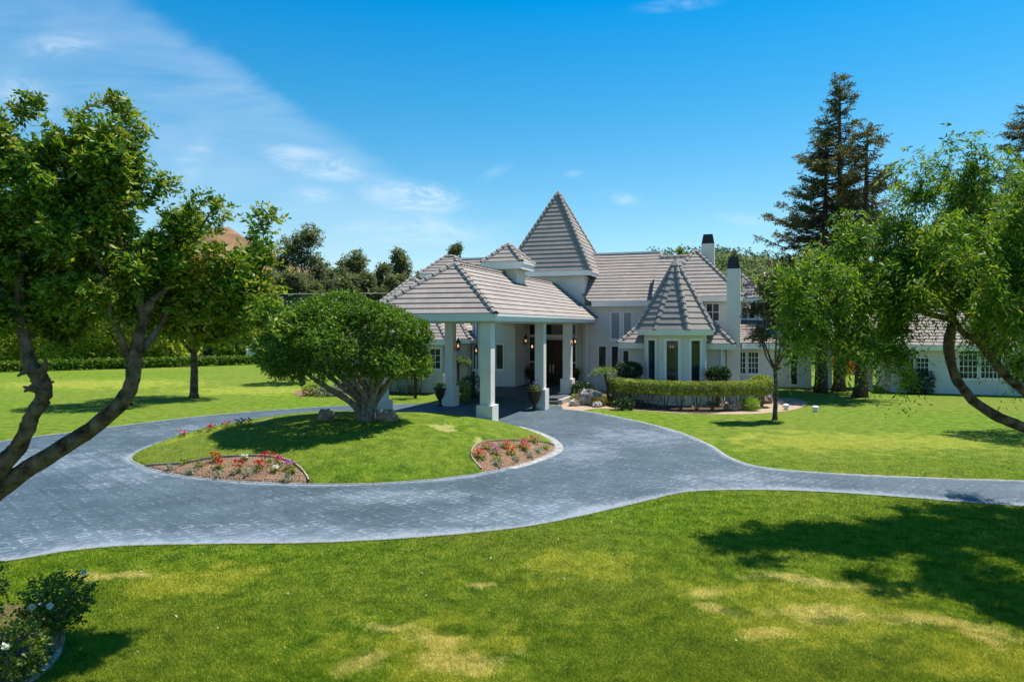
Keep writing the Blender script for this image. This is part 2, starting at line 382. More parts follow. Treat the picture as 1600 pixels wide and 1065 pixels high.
# lawn colour, shared by the ground and the blades
def lawn_col(t, bright=1.0, blade=False):
    g = t.n('ShaderNodeNewGeometry'); pos = g.outputs['Position']
    n1 = t.noise(pos, .55, 5, .62); n2 = t.noise(pos, 2.6, 5, .65, .4); n3 = t.noise(pos, .12, 3)
    col = t.ramp(n2, [(.3, (.05, .112, .007)), (.5, (.125, .205, .014)), (.7, (.225, .285, .03))])
    col = t.mix(t.math('MULTIPLY', t.n('ShaderNodeMapRange', {0: n3, 1: .4, 2: .65}).outputs[0], .45), col, (.2, .215, .045, 1))
    dn = t.n('ShaderNodeTexNoise', {'Vector': pos, 'Scale': .7, 'Detail': 4.})
    dv = t.n('ShaderNodeVectorMath', {0: dn.outputs[1], 1: (.5, .5, .5)}, operation='SUBTRACT')
    dv = t.n('ShaderNodeVectorMath', {0: dv.outputs[0], 1: (3.2, 3.2, 0)}, operation='MULTIPLY')
    wp = t.n('ShaderNodeVectorMath', {0: pos, 1: dv.outputs[0]}, operation='ADD').outputs[0]
    dv2 = t.n('ShaderNodeVectorMath', {0: dv.outputs[0], 1: (.45, .45, 0)}, operation='MULTIPLY')
    wp2 = t.n('ShaderNodeVectorMath', {0: pos, 1: dv2.outputs[0]}, operation='ADD').outputs[0]
    ye = None
    for a_ in YEL:
        b_ = t.blob(wp, *a_); ye = b_ if ye is None else t.math('MAXIMUM', ye, b_)
    yf = t.n('ShaderNodeMapRange', {0: t.math('ADD', t.math('MULTIPLY', ye, 1.1), t.math('MULTIPLY', t.math('SUBTRACT', t.noise(pos, 1.1, 6, .68, .6), .5), 3.6)), 1: .3, 2: .8}).outputs[0]
    yf = t.math('MULTIPLY', yf, t.math('GREATER_THAN', ye, .01))
    col = t.mix(t.math('MULTIPLY', yf, .75), col, t.ramp(n2, [(.3, (.2, .25, .02)), (.7, (.37, .375, .065))]))
    dr = None
    for a_ in DRY:
        b_ = t.blob(wp2, *a_); dr = b_ if dr is None else t.math('MAXIMUM', dr, b_)
    df = t.n('ShaderNodeMapRange', {0: t.math('ADD', dr, t.math('MULTIPLY', t.math('SUBTRACT', n2, .5), 1.7)), 1: .3, 2: .85}).outputs[0]
    df = t.math('MULTIPLY', df, t.math('GREATER_THAN', dr, .01))
    col = t.mix(t.math('MULTIPLY', df, .68), col, t.ramp(t.noise(pos, 9, 3), [(.3, (.36, .33, .12)), (.7, (.56, .51, .24))]))
    lu = None                                        # tufts of lush grass inside the dry ground
    for a_ in LUSH:
        b_ = t.blob(wp2, *a_); lu = b_ if lu is None else t.math('MAXIMUM', lu, b_)
    lf = t.n('ShaderNodeMapRange', {0: t.math('ADD', lu, t.math('MULTIPLY', t.math('SUBTRACT', n2, .5), .8)), 1: .35, 2: .5}).outputs[0]
    lf = t.math('MULTIPLY', lf, t.math('GREATER_THAN', lu, .01))
    col = t.mix(t.math('MULTIPLY', lf, .5), col, (.055, .12, .006, 1))
    if blade: col = t.mix(t.math('ADD', t.math('MULTIPLY', g.outputs['Random Per Island'], .6), .15), col, t.mix(1., col, (2.7, 2.3, 1.3, 1), 'MULTIPLY'))
    return col, pos, n2
def gb(x, y, rx, ry, rot=0, inner=0.):
    c = G(x, y); return (c[0], c[1], rx, ry, R(rot), inner)
YEL = [gb(680, 1010, 2.6, 1.7), gb(1290, 950, 3.7, 2.6), gb(900, 885, 2.5, 1.5), gb(1560, 1040, 2, 1.2), gb(300, 560+340, 2.4, 1.), gb(1480, 690, 6, 3.2), gb(1300, 690, 7, 4),
       gb(150, 600, 14, 8), gb(400, 610, 10, 5), gb(700, 675, 2.2, 2.), gb(280, 700, 2.5, 2.)]
DRY = [gb(1108, 928, .7, .45), gb(1125, 952, .9, .4, -20), gb(1250, 905, 1.9, .5, -12), gb(1490, 985, 1.8, .55, -22), gb(1300, 955, 1.6, .8), gb(1200, 985, .9, .35), gb(1545, 1010, .5, .5),
       gb(690, 1000, 1.1, .5), gb(600, 985, 1.0, .35), gb(720, 1030, 1.6, .5), gb(170, 902, 1.9, .45, 5), gb(560, 1040, .6, .5), gb(740, 915, .6, .3), (-2.4, 23.9, .55, 1.2, 0, 0), (-1.2, 22.6, .35, .8, 0, 0), (-9.5, 25.5, .5, 1.4, 0, 0)]
LUSH = [gb(1290, 965, .65, .33), gb(1485, 998, .4, .2), gb(730, 985, .5, .28), gb(830, 990, .55, .3), gb(1200, 908, .7, .35), gb(1270, 925, .35, .2), gb(1160, 955, .6, .35), gb(1440, 950, .6, .4), gb(600, 980, .35, .18)]
LAWN, t = newmat('lawn'); col, pos, n2 = lawn_col(t)
bn = t.n('ShaderNodeBump', {'Height': t.noise(pos, 22., 5, .7), 'Strength': .9, 'Distance': .08})
col = t.mix(.75, col, t.ramp(t.noise(pos, 14., 4, .75), [(.3, (.62, .66, .6)), (.7, (1.3, 1.3, 1.2))]), 'MULTIPLY')
bs = t.n('ShaderNodeBsdfPrincipled', {'Base Color': col, 'Roughness': .9, 'Specular IOR Level': .1, 'Normal': bn.outputs[0]}); t.n('ShaderNodeOutputMaterial', {0: bs.outputs[0]})
BLADE, t = newmat('grass_blade'); col, pos, n2 = lawn_col(t, blade=True)
bs = t.n('ShaderNodeBsdfPrincipled', {'Base Color': col, 'Roughness': .55, 'Specular IOR Level': .25})
tr = t.n('ShaderNodeBsdfTranslucent', {'Color': col}); mx = t.n('ShaderNodeMixShader', {0: .4, 1: bs.outputs[0], 2: tr.outputs[0]}); t.n('ShaderNodeOutputMaterial', {0: mx.outputs[0]})
# stamped concrete drive
DRIVE, t = newmat('stamped_concrete'); pos = t.n('ShaderNodeNewGeometry').outputs['Position']
sp = t.n('ShaderNodeSeparateXYZ', {0: pos}); S_ = .62
vy = t.math('DIVIDE', sp.outputs[1], S_*.5); row = t.math('FLOOR', vy)
off = t.math('MULTIPLY', t.math('MODULO', t.math('ABSOLUTE', row), 2.), .5)
vx = t.math('ADD', t.math('DIVIDE', sp.outputs[0], S_), off)
fx = t.math('SUBTRACT', t.math('FRACT', vx), .5); fy = t.math('FRACT', vy)
rr = t.math('SQRT', t.math('ADD', t.math('POWER', fx, 2.), t.math('POWER', t.math('MULTIPLY', fy, .5), 2.)))
wob = t.math('MULTIPLY', t.noise(pos, 2.2, 4), .16)
ring = t.math('FRACT', t.math('MULTIPLY', t.math('ADD', rr, wob), 3.2))
joint = t.n('ShaderNodeMapRange', {0: ring, 1: .0, 2: .34, 3: 1., 4: 0.}).outputs[0]
nb = t.noise(pos, .45, 5, .6); nf = t.noise(pos, 11., 4, .7); nm = t.noise(pos, 1.7, 5, .7, .5)
col = t.ramp(nb, [(.3, (.034, .059, .074)), (.7, (.07, .106, .126))])
col = t.mix(.7, col, t.ramp(nf, [(.3, (.6, .6, .62)), (.7, (1.35, 1.35, 1.35))]), 'MULTIPLY')
wh = None
for a_ in [(*G(450, 838)[:2], 9, 1.6, R(2), 0), (*G(180, 845)[:2], 4, 1.5, 0, 0), (*G(905, 705)[:2], 2.4, 4.2, R(-20), 0), (*G(850, 800)[:2], 4, 2.2, R(15), 0), (*G(620, 775)[:2], 4, 1.3, 0, 0),
           (*G(1150, 750)[:2], 3.5, 2.0, 0, 0), (*G(60, 720)[:2], 6, 3, 0, 0), (*G(1000, 680)[:2], 4, 4, 0, 0), (*G(350, 670)[:2], 6, 3, 0, 0), (*G(210, 740)[:2], 2.0, 3.0, 0, 0)]:
    b_ = t.blob(pos, *a_); wh = b_ if wh is None else t.math('MAXIMUM', wh, b_)
wf = t.n('ShaderNodeMapRange', {0: t.math('ADD', t.math('MULTIPLY', wh, .75), t.math('MULTIPLY', t.math('SUBTRACT', nm, .5), 1.8)), 1: .25, 2: 1.0, 3: 0., 4: .75}).outputs[0]
jw = t.math('MULTIPLY', joint, t.n('ShaderNodeMapRange', {0: t.math('ADD', nm, t.math('MULTIPLY', wh, .25)), 1: .42, 2: .75, 3: 0., 4: .6}).outputs[0])
col = t.mix(t.math('MULTIPLY', wf, .36), col, (.34, .4, .48, 1)); col = t.mix(jw, col, (.42, .48, .55, 1))
jd = t.math('MULTIPLY', joint, t.n('ShaderNodeMapRange', {0: nm, 1: .42, 2: .56, 3: .75, 4: .15}).outputs[0]); col = t.mix(jd, col, (.03, .045, .07, 1))
bn = t.n('ShaderNodeBump', {'Height': t.math('SUBTRACT', nf, t.math('MULTIPLY', joint, .8)), 'Strength': .5, 'Distance': .02})
bs = t.n('ShaderNodeBsdfPrincipled', {'Base Color': col, 'Roughness': .62, 'Specular IOR Level': .35, 'Normal': bn.outputs[0]}); t.n('ShaderNodeOutputMaterial', {0: bs.outputs[0]})
# ------------------------------------------------------------------ ground
mb = MB(); mb.poly([(-1500, -60, 0), (1500, -60, 0), (1500, 2500, 0), (-1500, 2500, 0)]); obj('lawn_ground', mb, LAWN, kind='structure')
front = [(-700, 960), (-300, 912), (0, 878), (100, 862), (200, 853), (350, 850), (500, 848), (650, 840), (800, 826), (900, 808), (1000, 785), (1060, 771), (1120, 766), (1250, 767), (1400, 776), (1600, 791), (2100, 815)]
backr = [(2100, 775), (1600, 752), (1500, 749), (1300, 740), (1190, 730), (1140, 715), (1110, 696), (1060, 675), (1000, 659), (930, 645), (880, 639)]
backl = [(640, 631), (530, 634.5), (400, 643), (300, 652), (200, 664), (100, 677), (0, 690), (-300, 735), (-700, 800)]
g2 = lambda L: cat_rom([G(*p)[:2] for p in L], 8)
FR, BR, BL = g2(front), g2(backr), g2(backl)
under = [Lc(.6, 9.5)[:2], Lc(-5.6, 9.5)[:2]]
DRV = FR+BR+under+BL
flat_poly('driveway', DRV, .012, DRIVE, kind='structure')
def strip(name, line, w, z0, z1, mat, **kw):
    mb = MB(); n = len(line)
    Ls = []
    for i, p in enumerate(line):
        a_ = Vector(line[max(i-1, 0)][:2]); b_ = Vector(line[min(i+1, n-1)][:2]); d_ = (b_-a_).normalized(); nn = Vector((-d_.y, d_.x))*w/2
        Ls.append((Vector(p[:2])+nn, Vector(p[:2])-nn, p[2] if len(p) > 2 else 0))
    for (a0, b0, h0), (a1, b1, h1) in zip(Ls, Ls[1:]):
        mb.poly([(*a0, h0+z1), (*b0, h0+z1), (*b1, h1+z1), (*a1, h1+z1)])
        mb.poly([(*b0, h0+z0), (*b1, h1+z0), (*b1, h1+z1), (*b0, h0+z1)]); mb.poly([(*a1, h1+z0), (*a0, h0+z0), (*a0, h0+z1), (*a1, h1+z1)])
    return obj(name, mb, mat, **kw)
def stain(name, line, w0, w1, z):
    mb = MB(); n = len(line); Ls = []
    for i, p in enumerate(line):
        a_ = Vector(line[max(i-1, 0)][:2]); b_ = Vector(line[min(i+1, n-1)][:2]); d_ = (b_-a_).normalized(); nn = Vector((-d_.y, d_.x)); Ls.append((Vector(p[:2])+nn*w0, Vector(p[:2])+nn*w1))
    for i, ((a0, b0), (a1, b1)) in enumerate(zip(Ls, Ls[1:])): mb.poly([(*b0, z), (*b1, z), (*a1, z), (*a0, z)] if (w0-w1) > 0 else [(*a0, z), (*a1, z), (*b1, z), (*b0, z)], 0, [(1 if (w0-w1) > 0 else .001, i*.1+.1), (1 if (w0-w1) > 0 else .001, i*.1+.2), (.001 if (w0-w1) > 0 else 1, i*.1+.2), (.001 if (w0-w1) > 0 else 1, i*.1+.1)])
    return obj(name, mb, STAIN, kind='structure')
STAIN, t = newmat('lime_bloom'); pos = t.n('ShaderNodeNewGeometry').outputs['Position']; ux = t.n('ShaderNodeSeparateXYZ', {0: t.n('ShaderNodeUVMap').outputs[0]}).outputs[0]
mpp = t.n('ShaderNodeMapping', {'Vector': pos, 'Scale': (7, 2.2, 1)}); na = t.noise(mpp.outputs[0], 1.2, 5, .65); nb_ = t.noise(pos, .35, 2)
al = t.math('SUBTRACT', t.math('ADD', na, t.math('MULTIPLY', nb_, 1.1)), t.math('ADD', t.math('MULTIPLY', t.math('POWER', ux, .7), 1.0), .35))
al = t.n('ShaderNodeMapRange', {0: al, 1: .05, 2: .5, 3: 0., 4: .5}).outputs[0]; band = t.n('ShaderNodeMapRange', {0: t.math('ADD', ux, t.math('MULTIPLY', na, .3)), 1: .2, 2: .6, 3: .16, 4: 0.}).outputs[0]; al = t.math('MAXIMUM', al, band)
df_ = t.n('ShaderNodeBsdfDiffuse', {'Color': t.mix(al, (.22, .28, .35, 1), (.5, .56, .6, 1))}); tp = t.n('ShaderNodeBsdfTransparent'); mx = t.n('ShaderNodeMixShader', {0: al, 1: tp.outputs[0], 2: df_.outputs[0]}); t.n('ShaderNodeOutputMaterial', {0: mx.outputs[0]})
stain('driveway_bloom', FR, .03, 1.1, .016); stain('driveway_bloom', BR, .03, .5, .016)
strip('driveway_kerb', FR, .06, -.02, .018, surf('kerb_soil', (.1, .095, .07), (.26, .25, .2), 4, .9), kind='structure')
strip('driveway_kerb', BR, .09, -.02, .022, CONC, kind='structure')
strip('driveway_kerb', BL, .09, -.02, .022, CONC, kind='structure')
# island mound
ISL = cat_rom([G(*p)[:2] for p in [(208, 712), (222, 728), (270, 741), (340, 750), (420, 755), (520, 757), (600, 755), (680, 749), (750, 740), (810, 727), (850, 713), (867, 702), (858, 688), (830, 675)]]
              + [(-.35, 29.9), (-2.3, 30.4), (-5.9, 31.1), (-8.5, 31.6), (-10.8, 31.2), (-12.2, 29.2), (-13.1, 26.6)], 6, True)
IC = (-5.6, 25.6); IA = [math.atan2(y-IC[1], x-IC[0]) for x, y in ISL]; ID = [math.hypot(x-IC[0], y-IC[1]) for x, y in ISL]
_o = np.argsort(IA); IAs = np.array(IA)[_o]; IDs = np.array(ID)[_o]
IAs = np.concatenate([IAs-2*math.pi, IAs, IAs+2*math.pi]); IDs = np.concatenate([IDs]*3)
def mound(x, y):
    x = np.asarray(x, float); y = np.asarray(y, float)
    a_ = np.arctan2(y-IC[1], x-IC[0]); r = np.hypot(x-IC[0], y-IC[1])/np.interp(a_, IAs, IDs)
    return np.where(r < 1, 0.03+.99*np.maximum(1-np.minimum(r, 1)**2, 0)**.8+.02*np.sin(x*2.1)*np.cos(y*1.7)*(1-r), 0)
def Gm(x, y):
    z = 0.
    for _ in range(12):
        p = G(x, y, z); z = .5*z+.5*float(mound(p[0], p[1]))
    p = G(x, y, z); return (p[0], p[1], float(mound(p[0], p[1])))
bedL = [Gm(*p) for p in [(228, 729), (285, 724), (330, 716), (370, 713), (415, 713), (448, 719), (468, 731), (481, 748), (484, 764)]]
bedR = [Gm(*p) for p in [(768, 748), (752, 733), (738, 716), (738, 703), (750, 693), (775, 689), (810, 689), (846, 691), (872, 698)]]
bedL_l, bedR_l = cat_rom(bedL, 6), cat_rom(bedR, 6)
polyL = [p[:2] for p in bedL_l]+[G(484, 775)[:2], G(330, 770)[:2], G(205, 745)[:2]]
polyR = [p[:2] for p in bedR_l]+[G(900, 700)[:2], G(890, 740)[:2], G(790, 765)[:2]]
NA, NR = 420, 90
V = [(IC[0], IC[1], float(mound(*IC)))]; mi = []; Fm = []
for j in range(1, NR+1):
    rr_ = (j/NR)**.85
    for i in range(NA):
        a_ = -math.pi+2*math.pi*i/NA; d_ = float(np.interp(a_, IAs, IDs))*rr_; x, y = IC[0]+d_*math.cos(a_), IC[1]+d_*math.sin(a_)
        V.append((x, y, float(mound(x, y)) if j < NR else -.02))
mb = MB(); mb.v = V
for i in range(NA): mb.f.append((0, 1+i, 1+(i+1) % NA)); mb.m.append(0); mb.uv.append([(0, 0)]*3)
for j in range(1, NR):
    for i in range(NA):
        a_ = 1+(j-1)*NA; mb.f.append((a_+i, a_+NA+i, a_+NA+(i+1) % NA, a_+(i+1) % NA)); mb.m.append(0); mb.uv.append([(0, 0)]*4)
cx = np.array([np.mean([V[k][0] for k in f]) for f in mb.f]); cy = np.array([np.mean([V[k][1] for k in f]) for f in mb.f])
inb = inpoly(cx, cy, polyL) | inpoly(cx, cy, polyR)
soil = MB(); soil.v = V; keep = []
for f, s_ in zip(mb.f, inb):
    if s_: soil.f.append(f); soil.m.append(0); soil.uv.append([(0, 0)]*len(f))
    else: keep.append(f)
mb.f = keep; mb.m = [0]*len(keep); mb.uv = [[(0, 0)]*len(f) for f in keep]
obj('island_lawn', mb, LAWN, smooth=True, kind='structure'); obj('flower_bed_soil', soil, MULCH, smooth=True, kind='structure')
stain('driveway_bloom', [(*p, 0) for p in ISL+ISL[:1]], -.04, -.6, .017)
strip('island_kerb', [(*p, 0) for p in ISL+ISL[:1]], .08, -.02, .03, surf('kerb_dirty', (.14, .14, .13), (.3, .29, .27), 4, .9), kind='structure')
_k = [p for p in ISL if inpoly(np.array(p[0]), np.array(p[1]), [G(780, 742)[:2], G(960, 700)[:2], G(860, 668)[:2], G(800, 666)[:2]])]
k2 = [(IC[0]+(p[0]-IC[0])*1.018, IC[1]+(p[1]-IC[1])*1.018, 0) for p in _k]
if len(k2) > 3: strip('kerb_apron', k2, .34, -.01, .026, CONC, kind='structure')
for nm, ln, lb in (('bed_edging', bedL_l, 'brown metal edging curving round the front left flower bed with red geraniums'), ('bed_edging', bedR_l, 'pale edging curving round the right flower bed with pink blooms')):
    strip(nm, [p for p in ln if float(mound(p[0], p[1])) > 0], .04, -.03, .055, EDGEM, label=lb, cat='garden edging')
# beds beside the house
sandp = [Lc(.5, 8.2), G(858, 641), G(893, 643), G(940, 638), G(1000, 641), G(1060, 645), G(1130, 647), G(1185, 646), G(1240, 640), G(1262, 630), G(1240, 622), G(1200, 622), Lc(9.5, 17), Lc(.5, 19)]
flat_poly('sand_bed', cat_rom([p[:2] for p in sandp], 4, True), .008, SAND, kind='structure')
flat_poly('mulch_bed', cat_rom([p[:2] for p in [G(945, 634), G(1000, 640), G(1060, 644), G(1110, 646), G(1140, 640), Lc(9.3, 13.6), Lc(3, 14.5), Lc(1.8, 16)]], 4, True), .016, surf('dark_mulch', (.05, .032, .022), (.12, .08, .055), 9, 1, .6, 30), kind='structure')
flat_poly('left_bed', cat_rom([p[:2] for p in [G(466, 618), G(540, 617), G(640, 614), G(700, 614), Lc(-5.6, 13.8), Lc(-10, 14.5), Lc(-17, 14.5), G(470, 609)]], 4, True), .008, MULCH, kind='structure')
flat_poly('rose_bed_soil', cat_rom([p[:2] for p in [G(-160, 960), G(20, 945), G(85, 962), G(97, 990), G(88, 1025), G(45, 1068), G(-40, 1110), G(-200, 1100)]], 5, True), .01, surf('rose_soil', (.06, .035, .025), (.2, .13, .09), 12, 1, .8, 40), kind='structure')
strip('bed_edging', [(*p[:2], 0) for p in cat_rom([G(60, 948), G(86, 962), G(98, 990), G(88, 1027), G(44, 1070), G(-40, 1115)], 6)], .05, -.01, .07, CONC, label='curved grey edging round the rose bed in the near left corner', cat='garden edging')
# ------------------------------------------------------------------ house
hb = Lc(-2, 14); house = thing('house', hb, 'white stucco mansion with beige tiled roofs, a pyramid tower and a columned entrance canopy', 'house')
def clipz(poly, key, lo, hi):
    def cut(pl, s_, val):
        out = []
        for i in range(len(pl)):
            a_, b_ = pl[i], pl[(i+1) % len(pl)]; da = s_*(key(a_)-val); db = s_*(key(b_)-val)
            if da >= 0: out.append(a_)
            if (da > 0 and db < 0) or (da < 0 and db > 0): out.append(a_.lerp(b_, da/(da-db)))
        return out
    pl = cut(poly, 1, lo)
    return cut(pl, -1, hi) if len(pl) > 2 else []
def roofplane(mb, pts, course=.36, lift=.034):
    """pts: world points of one convex slope; laid as lapped courses of tile with dark butt edges"""
    pts = [Vector(p) for p in pts]; n = Vector((0, 0, 0))
    for i in range(len(pts)): n += pts[i].cross(pts[(i+1) % len(pts)])
    n.normalize()
    if n.z < 0: n = -n; pts = pts[::-1]
    e = Vector((0, 0, 1)).cross(n); e.normalize(); s_ = n.cross(e); o = min(pts, key=lambda p: p.z)
    kk = lambda p: (p-o).dot(s_); L_ = max(kk(p) for p in pts); c = 0.
    while c < L_-.01:
        hi = min(c+course, L_); pl = clipz(pts, kk, c, hi)
        if len(pl) > 2:
            up = [p+n*(.01+lift*(1-(kk(p)-c)/course)) for p in pl]
            mb.poly(up, 0, [((p-o).dot(e), kk(p)*1.0) for p in pl])
            bt = sorted([p for p in pl if abs(kk(p)-c) < 1e-4], key=lambda p: p.dot(e))
            if len(bt) >= 2:
                a_, b_ = bt[0], bt[-1]; t1 = n*(.01+lift); d0 = n*(-.02)
                mb.poly([a_+d0, b_+d0, b_+t1, a_+t1], 1)
        c += course
def caps(mb, a, b, w=.13, ln=.38):
    a, b = Vector(a), Vector(b); d_ = (b-a); n = max(1, int(d_.length/ln)); d_ /= n; dn = d_.normalized()
    sd = dn.cross(Vector((0, 0, 1))).normalized(); up = sd.cross(dn)
    for i in range(n):
        p0 = a+d_*i-dn*.03; p1 = a+d_*(i+1)
        def ring(p, k, h_): return [p+sd*x*w*k+up*(y*w*k+h_) for x, y in ((-1.1, -.35), (-.7, .45), (0, .8), (.7, .45), (1.1, -.35))]
        r0 = ring(p0, 1.12, .035); r1 = ring(p1, .92, .005)
        for j in range(4): mb.poly([r0[j], r0[j+1], r1[j+1], r1[j]], 0)
        mb.poly(r0[::-1], 1)
def roof(name, planes, hips=(), parent=house, fascia=(), label=None):
    mb = MB()
    for pl in planes: roofplane(mb, [Lc(*p) for p in pl])
    o = obj(name, mb, [TILE, TILEB], parent, label=label)
    if hips:
        cb = MB()
        for a, b in hips: caps(cb, Lc(*a), Lc(*b))
        obj('ridge_cap', cb, [CAPM, TILEB], o)
    if fascia:
        fb = MB()
        for (p0, p1, q0, q1, z0, z1) in fascia: fb.box(p0, p1, q0, q1, z0, z1)
        obj('fascia', fb, TRIM, o, bevel=.02)
    return o
def ring(p0, p1, q0, q1, z0, z1, t_=.12):
    """fascia board and gutter round an eave rectangle"""
    r = []
    for (d_, a_, b_) in ((0, z0, z1-.1), (.06, z1-.1, z1)):
        P0, P1, Q0, Q1 = p0-d_, p1+d_, q0-d_, q1+d_; T_ = t_+d_
        r += [(P0, P1, Q0, Q0+T_, a_, b_), (P0, P1, Q1-T_, Q1, a_, b_), (P0, P0+T_, Q0+T_, Q1-T_, a_, b_), (P1-T_, P1, Q0+T_, Q1-T_, a_, b_)]
    return r
def hiproof(name, p0, p1, q0, q1, ze, apexL, apexR, zr, fh=.33, label=None, parent=house):
    A, B, C, D = (p0, q0, ze), (p1, q0, ze), (p1, q1, ze), (p0, q1, ze)
    E, F_ = (*apexL, zr), (*apexR, zr)
    if apexL == apexR: pls = [[A, B, E], [B, C, E], [C, D, E], [D, A, E]]
    elif apexL[1] == apexR[1]: pls = [[A, B, F_, E], [B, C, F_], [C, D, E, F_], [D, A, E]]
    else: pls = [[A, B, E], [B, C, F_, E], [C, D, F_], [D, A, E, F_]]      # ridge runs along q, E in front
    if apexL == apexR: hp = [(A, E), (B, E), (C, E), (D, E)]
    elif apexL[1] == apexR[1]: hp = [(A, E), (D, E), (B, F_), (C, F_), (E, F_)]
    else: hp = [(A, E), (B, E), (C, F_), (D, F_), (E, F_)]
    return roof(name, pls, hp, parent, ring(p0, p1, q0, q1, ze-fh, ze+.0), label)
# walls
def wall(boxes, label=None, name='wall', mat=None):
    mb = MB()
    for b_ in boxes: mb.box(*b_)
    return obj(name, mb, mat or STUCCO, house, label=label)
wall([(-.4, 4.15, 18.9, 28, 0, 5.75)], 'two storey front wall right of the entrance')
wall([(-12.5, -4.5, 19.0, 28, 0, 5.75), (-7.3, -4.43, 16.3, 18.99, 0, 5.95)], 'wall left of the entrance')
wall([(-4.49, -.41, 19.62, 28, 0, 5.7)], 'recessed entrance wall')
wall([(-16, -8.4, 13.5, 24, 0, 3.2), (-8.39, -7.6, 15.5, 24, 0, 3.2)], 'single storey left wing wall')
wall([(-12.6, -9.8, 19.3, 22.1, 3, 7.95)]); wall([(-5.45, -.35, 19.05, 24, 4.7, 7.8)], name='tower_wall')
wall([(3.55, 9.0, 13.8, 18.85, 0, 3.05)]); wall([(4.4, 9.6, 17.45, 24, 0, 5.9)]); wall([(9.61, 11.6, 16.1, 24, 0, 3.05), (9.61, 10.95, 20.45, 25, 3.06, 5.9)])
wall([(11.61, 14.4, 25.6, 30, 0, 3.0)]); wall([(14.5, 19.0, 27.9, 28.1, 2.45, 2.95)], name='breezeway_beam')
# main roof
zt = 9.54
roof('main_roof', [[(.1, 18.45, 6.0), (4.4, 18.45, 6.0), (4.4, 22.6, zt), (-.5, 22.6, zt), (-.5, 18.95, 6.43)], [(-12.9, 18.45, 6.0), (-5.3, 18.45, 6.0), (-5.3, 22.6, zt), (-11.2, 22.6, zt)], [(-6, 21, 8.17), (0, 21, 8.17), (0, 22.6, zt), (-6, 22.6, zt)], [(-12.9, 28.5, 6), (-12.9, 18.45, 6), (-11.2, 22.6, zt), (-11.2, 26, zt)]],
     [((-12.9, 18.45, 6.), (-11.2, 22.6, zt)), ((4.37, 18.45, 6.), (4.37, 22.6, zt))], fascia=[(.3, 4.42, 18.33, 18.5, 5.66, 5.9), (.3, 4.46, 18.27, 18.45, 5.9, 6.02), (-11.3, 4.3, 22.55, 22.8, zt-.02, zt+.14), (4.15, 4.3, 18.52, 27, 5.7, 5.9)])
wall([(-11.2, 4.3, 22.8, 28, 9.35, 9.5)], name='flat_roof', mat=CONC)
mb = MB()
mb.poly([Lc(*p) for p in ((4.3, 18.55, 5.85), (4.3, 28, 5.85), (4.3, 28, 9.4), (4.3, 22.7, 9.4))]); obj('gable_wall', mb, STUCCO, house)
hiproof('tower_roof', -6.04, .2, 18.5, 24.7, 8.12, (-2.92, 21.6), (-2.92, 21.6), 14.15, .34, 'steep tall pyramid roof')
hiproof('left_block_roof', -12.9, -9.5, 19, 22.4, 8.22, (-11.6, 20.7), (-10.8, 20.7), 9.62, .3)
hiproof('left_wing_roof', -16.5, -7.9, 13, 24.5, 3.45, (-13.5, 18.6), (-13.0, 18.6), 7.8, .3)
hiproof('left_wing_roof', -12, -7.15, 15, 25, 3.5, (-11.0, 19.0), (-10.5, 19.0), 6.2, .3)
# canopy
hiproof('canopy_roof', -5.55, .55, -.55, 18.9, 4.88, (-2.5, 2.3), (-2.5, 18.9), 7.27, .31, 'broad hipped roof of the entrance canopy')
obj('canopy_ceiling', MB().box(-5.4, .4, -.4, 18.85, 4.5, 4.56), SOFFIT, house)
mb = MB().box(-3.25, -1.75, 8.85, 10.35, 6.2, 7.5); obj('cupola_wall', mb, STUCCO, house)
hiproof('cupola_roof', -3.65, -1.35, 8.45, 10.75, 7.88, (-2.5, 9.6), (-2.5, 9.6), 8.98, .4, 'small square cupola roof')
# front block and turret
hiproof('front_block_roof', 3.07, 9.5, 13.3, 19.5, 3.36, (6.29, 16.5), (6.29, 18.6), 6.62, .32)
TC = (6.35, 13.2)
def oct(r, z, k): a_ = R(22.5+45*k); return (TC[0]+r*math.cos(a_), TC[1]+r*math.sin(a_), z)
roof('turret_roof', [[oct(2.26, 4.16, k), oct(2.26, 4.16, k+1), (*TC, 8.1)] for k in range(8)], [(oct(2.26, 4.16, k), (*TC, 8.12)) for k in range(8)], label='steep eight sided turret roof')
mb = MB()
for k in range(8):
    for (ra, rb, za, zb) in ((2.24, 1.6, 3.86, 4.06), (2.31, 2.1, 4.06, 4.17)):
        o0, o1, i0, i1 = oct(ra, za, k), oct(ra, za, k+1), oct(rb, za, k), oct(rb, za, k+1)
        up = lambda p, z: (p[0], p[1], z)
        mb.poly([Lc(*o0), Lc(*o1), Lc(*up(o1, zb)), Lc(*up(o0, zb))]); mb.poly([Lc(*i0), Lc(*i1), Lc(*o1), Lc(*o0)])
obj('turret_fascia', mb, TRIM, house)
mb = MB(); pn = []
RW = 1.82
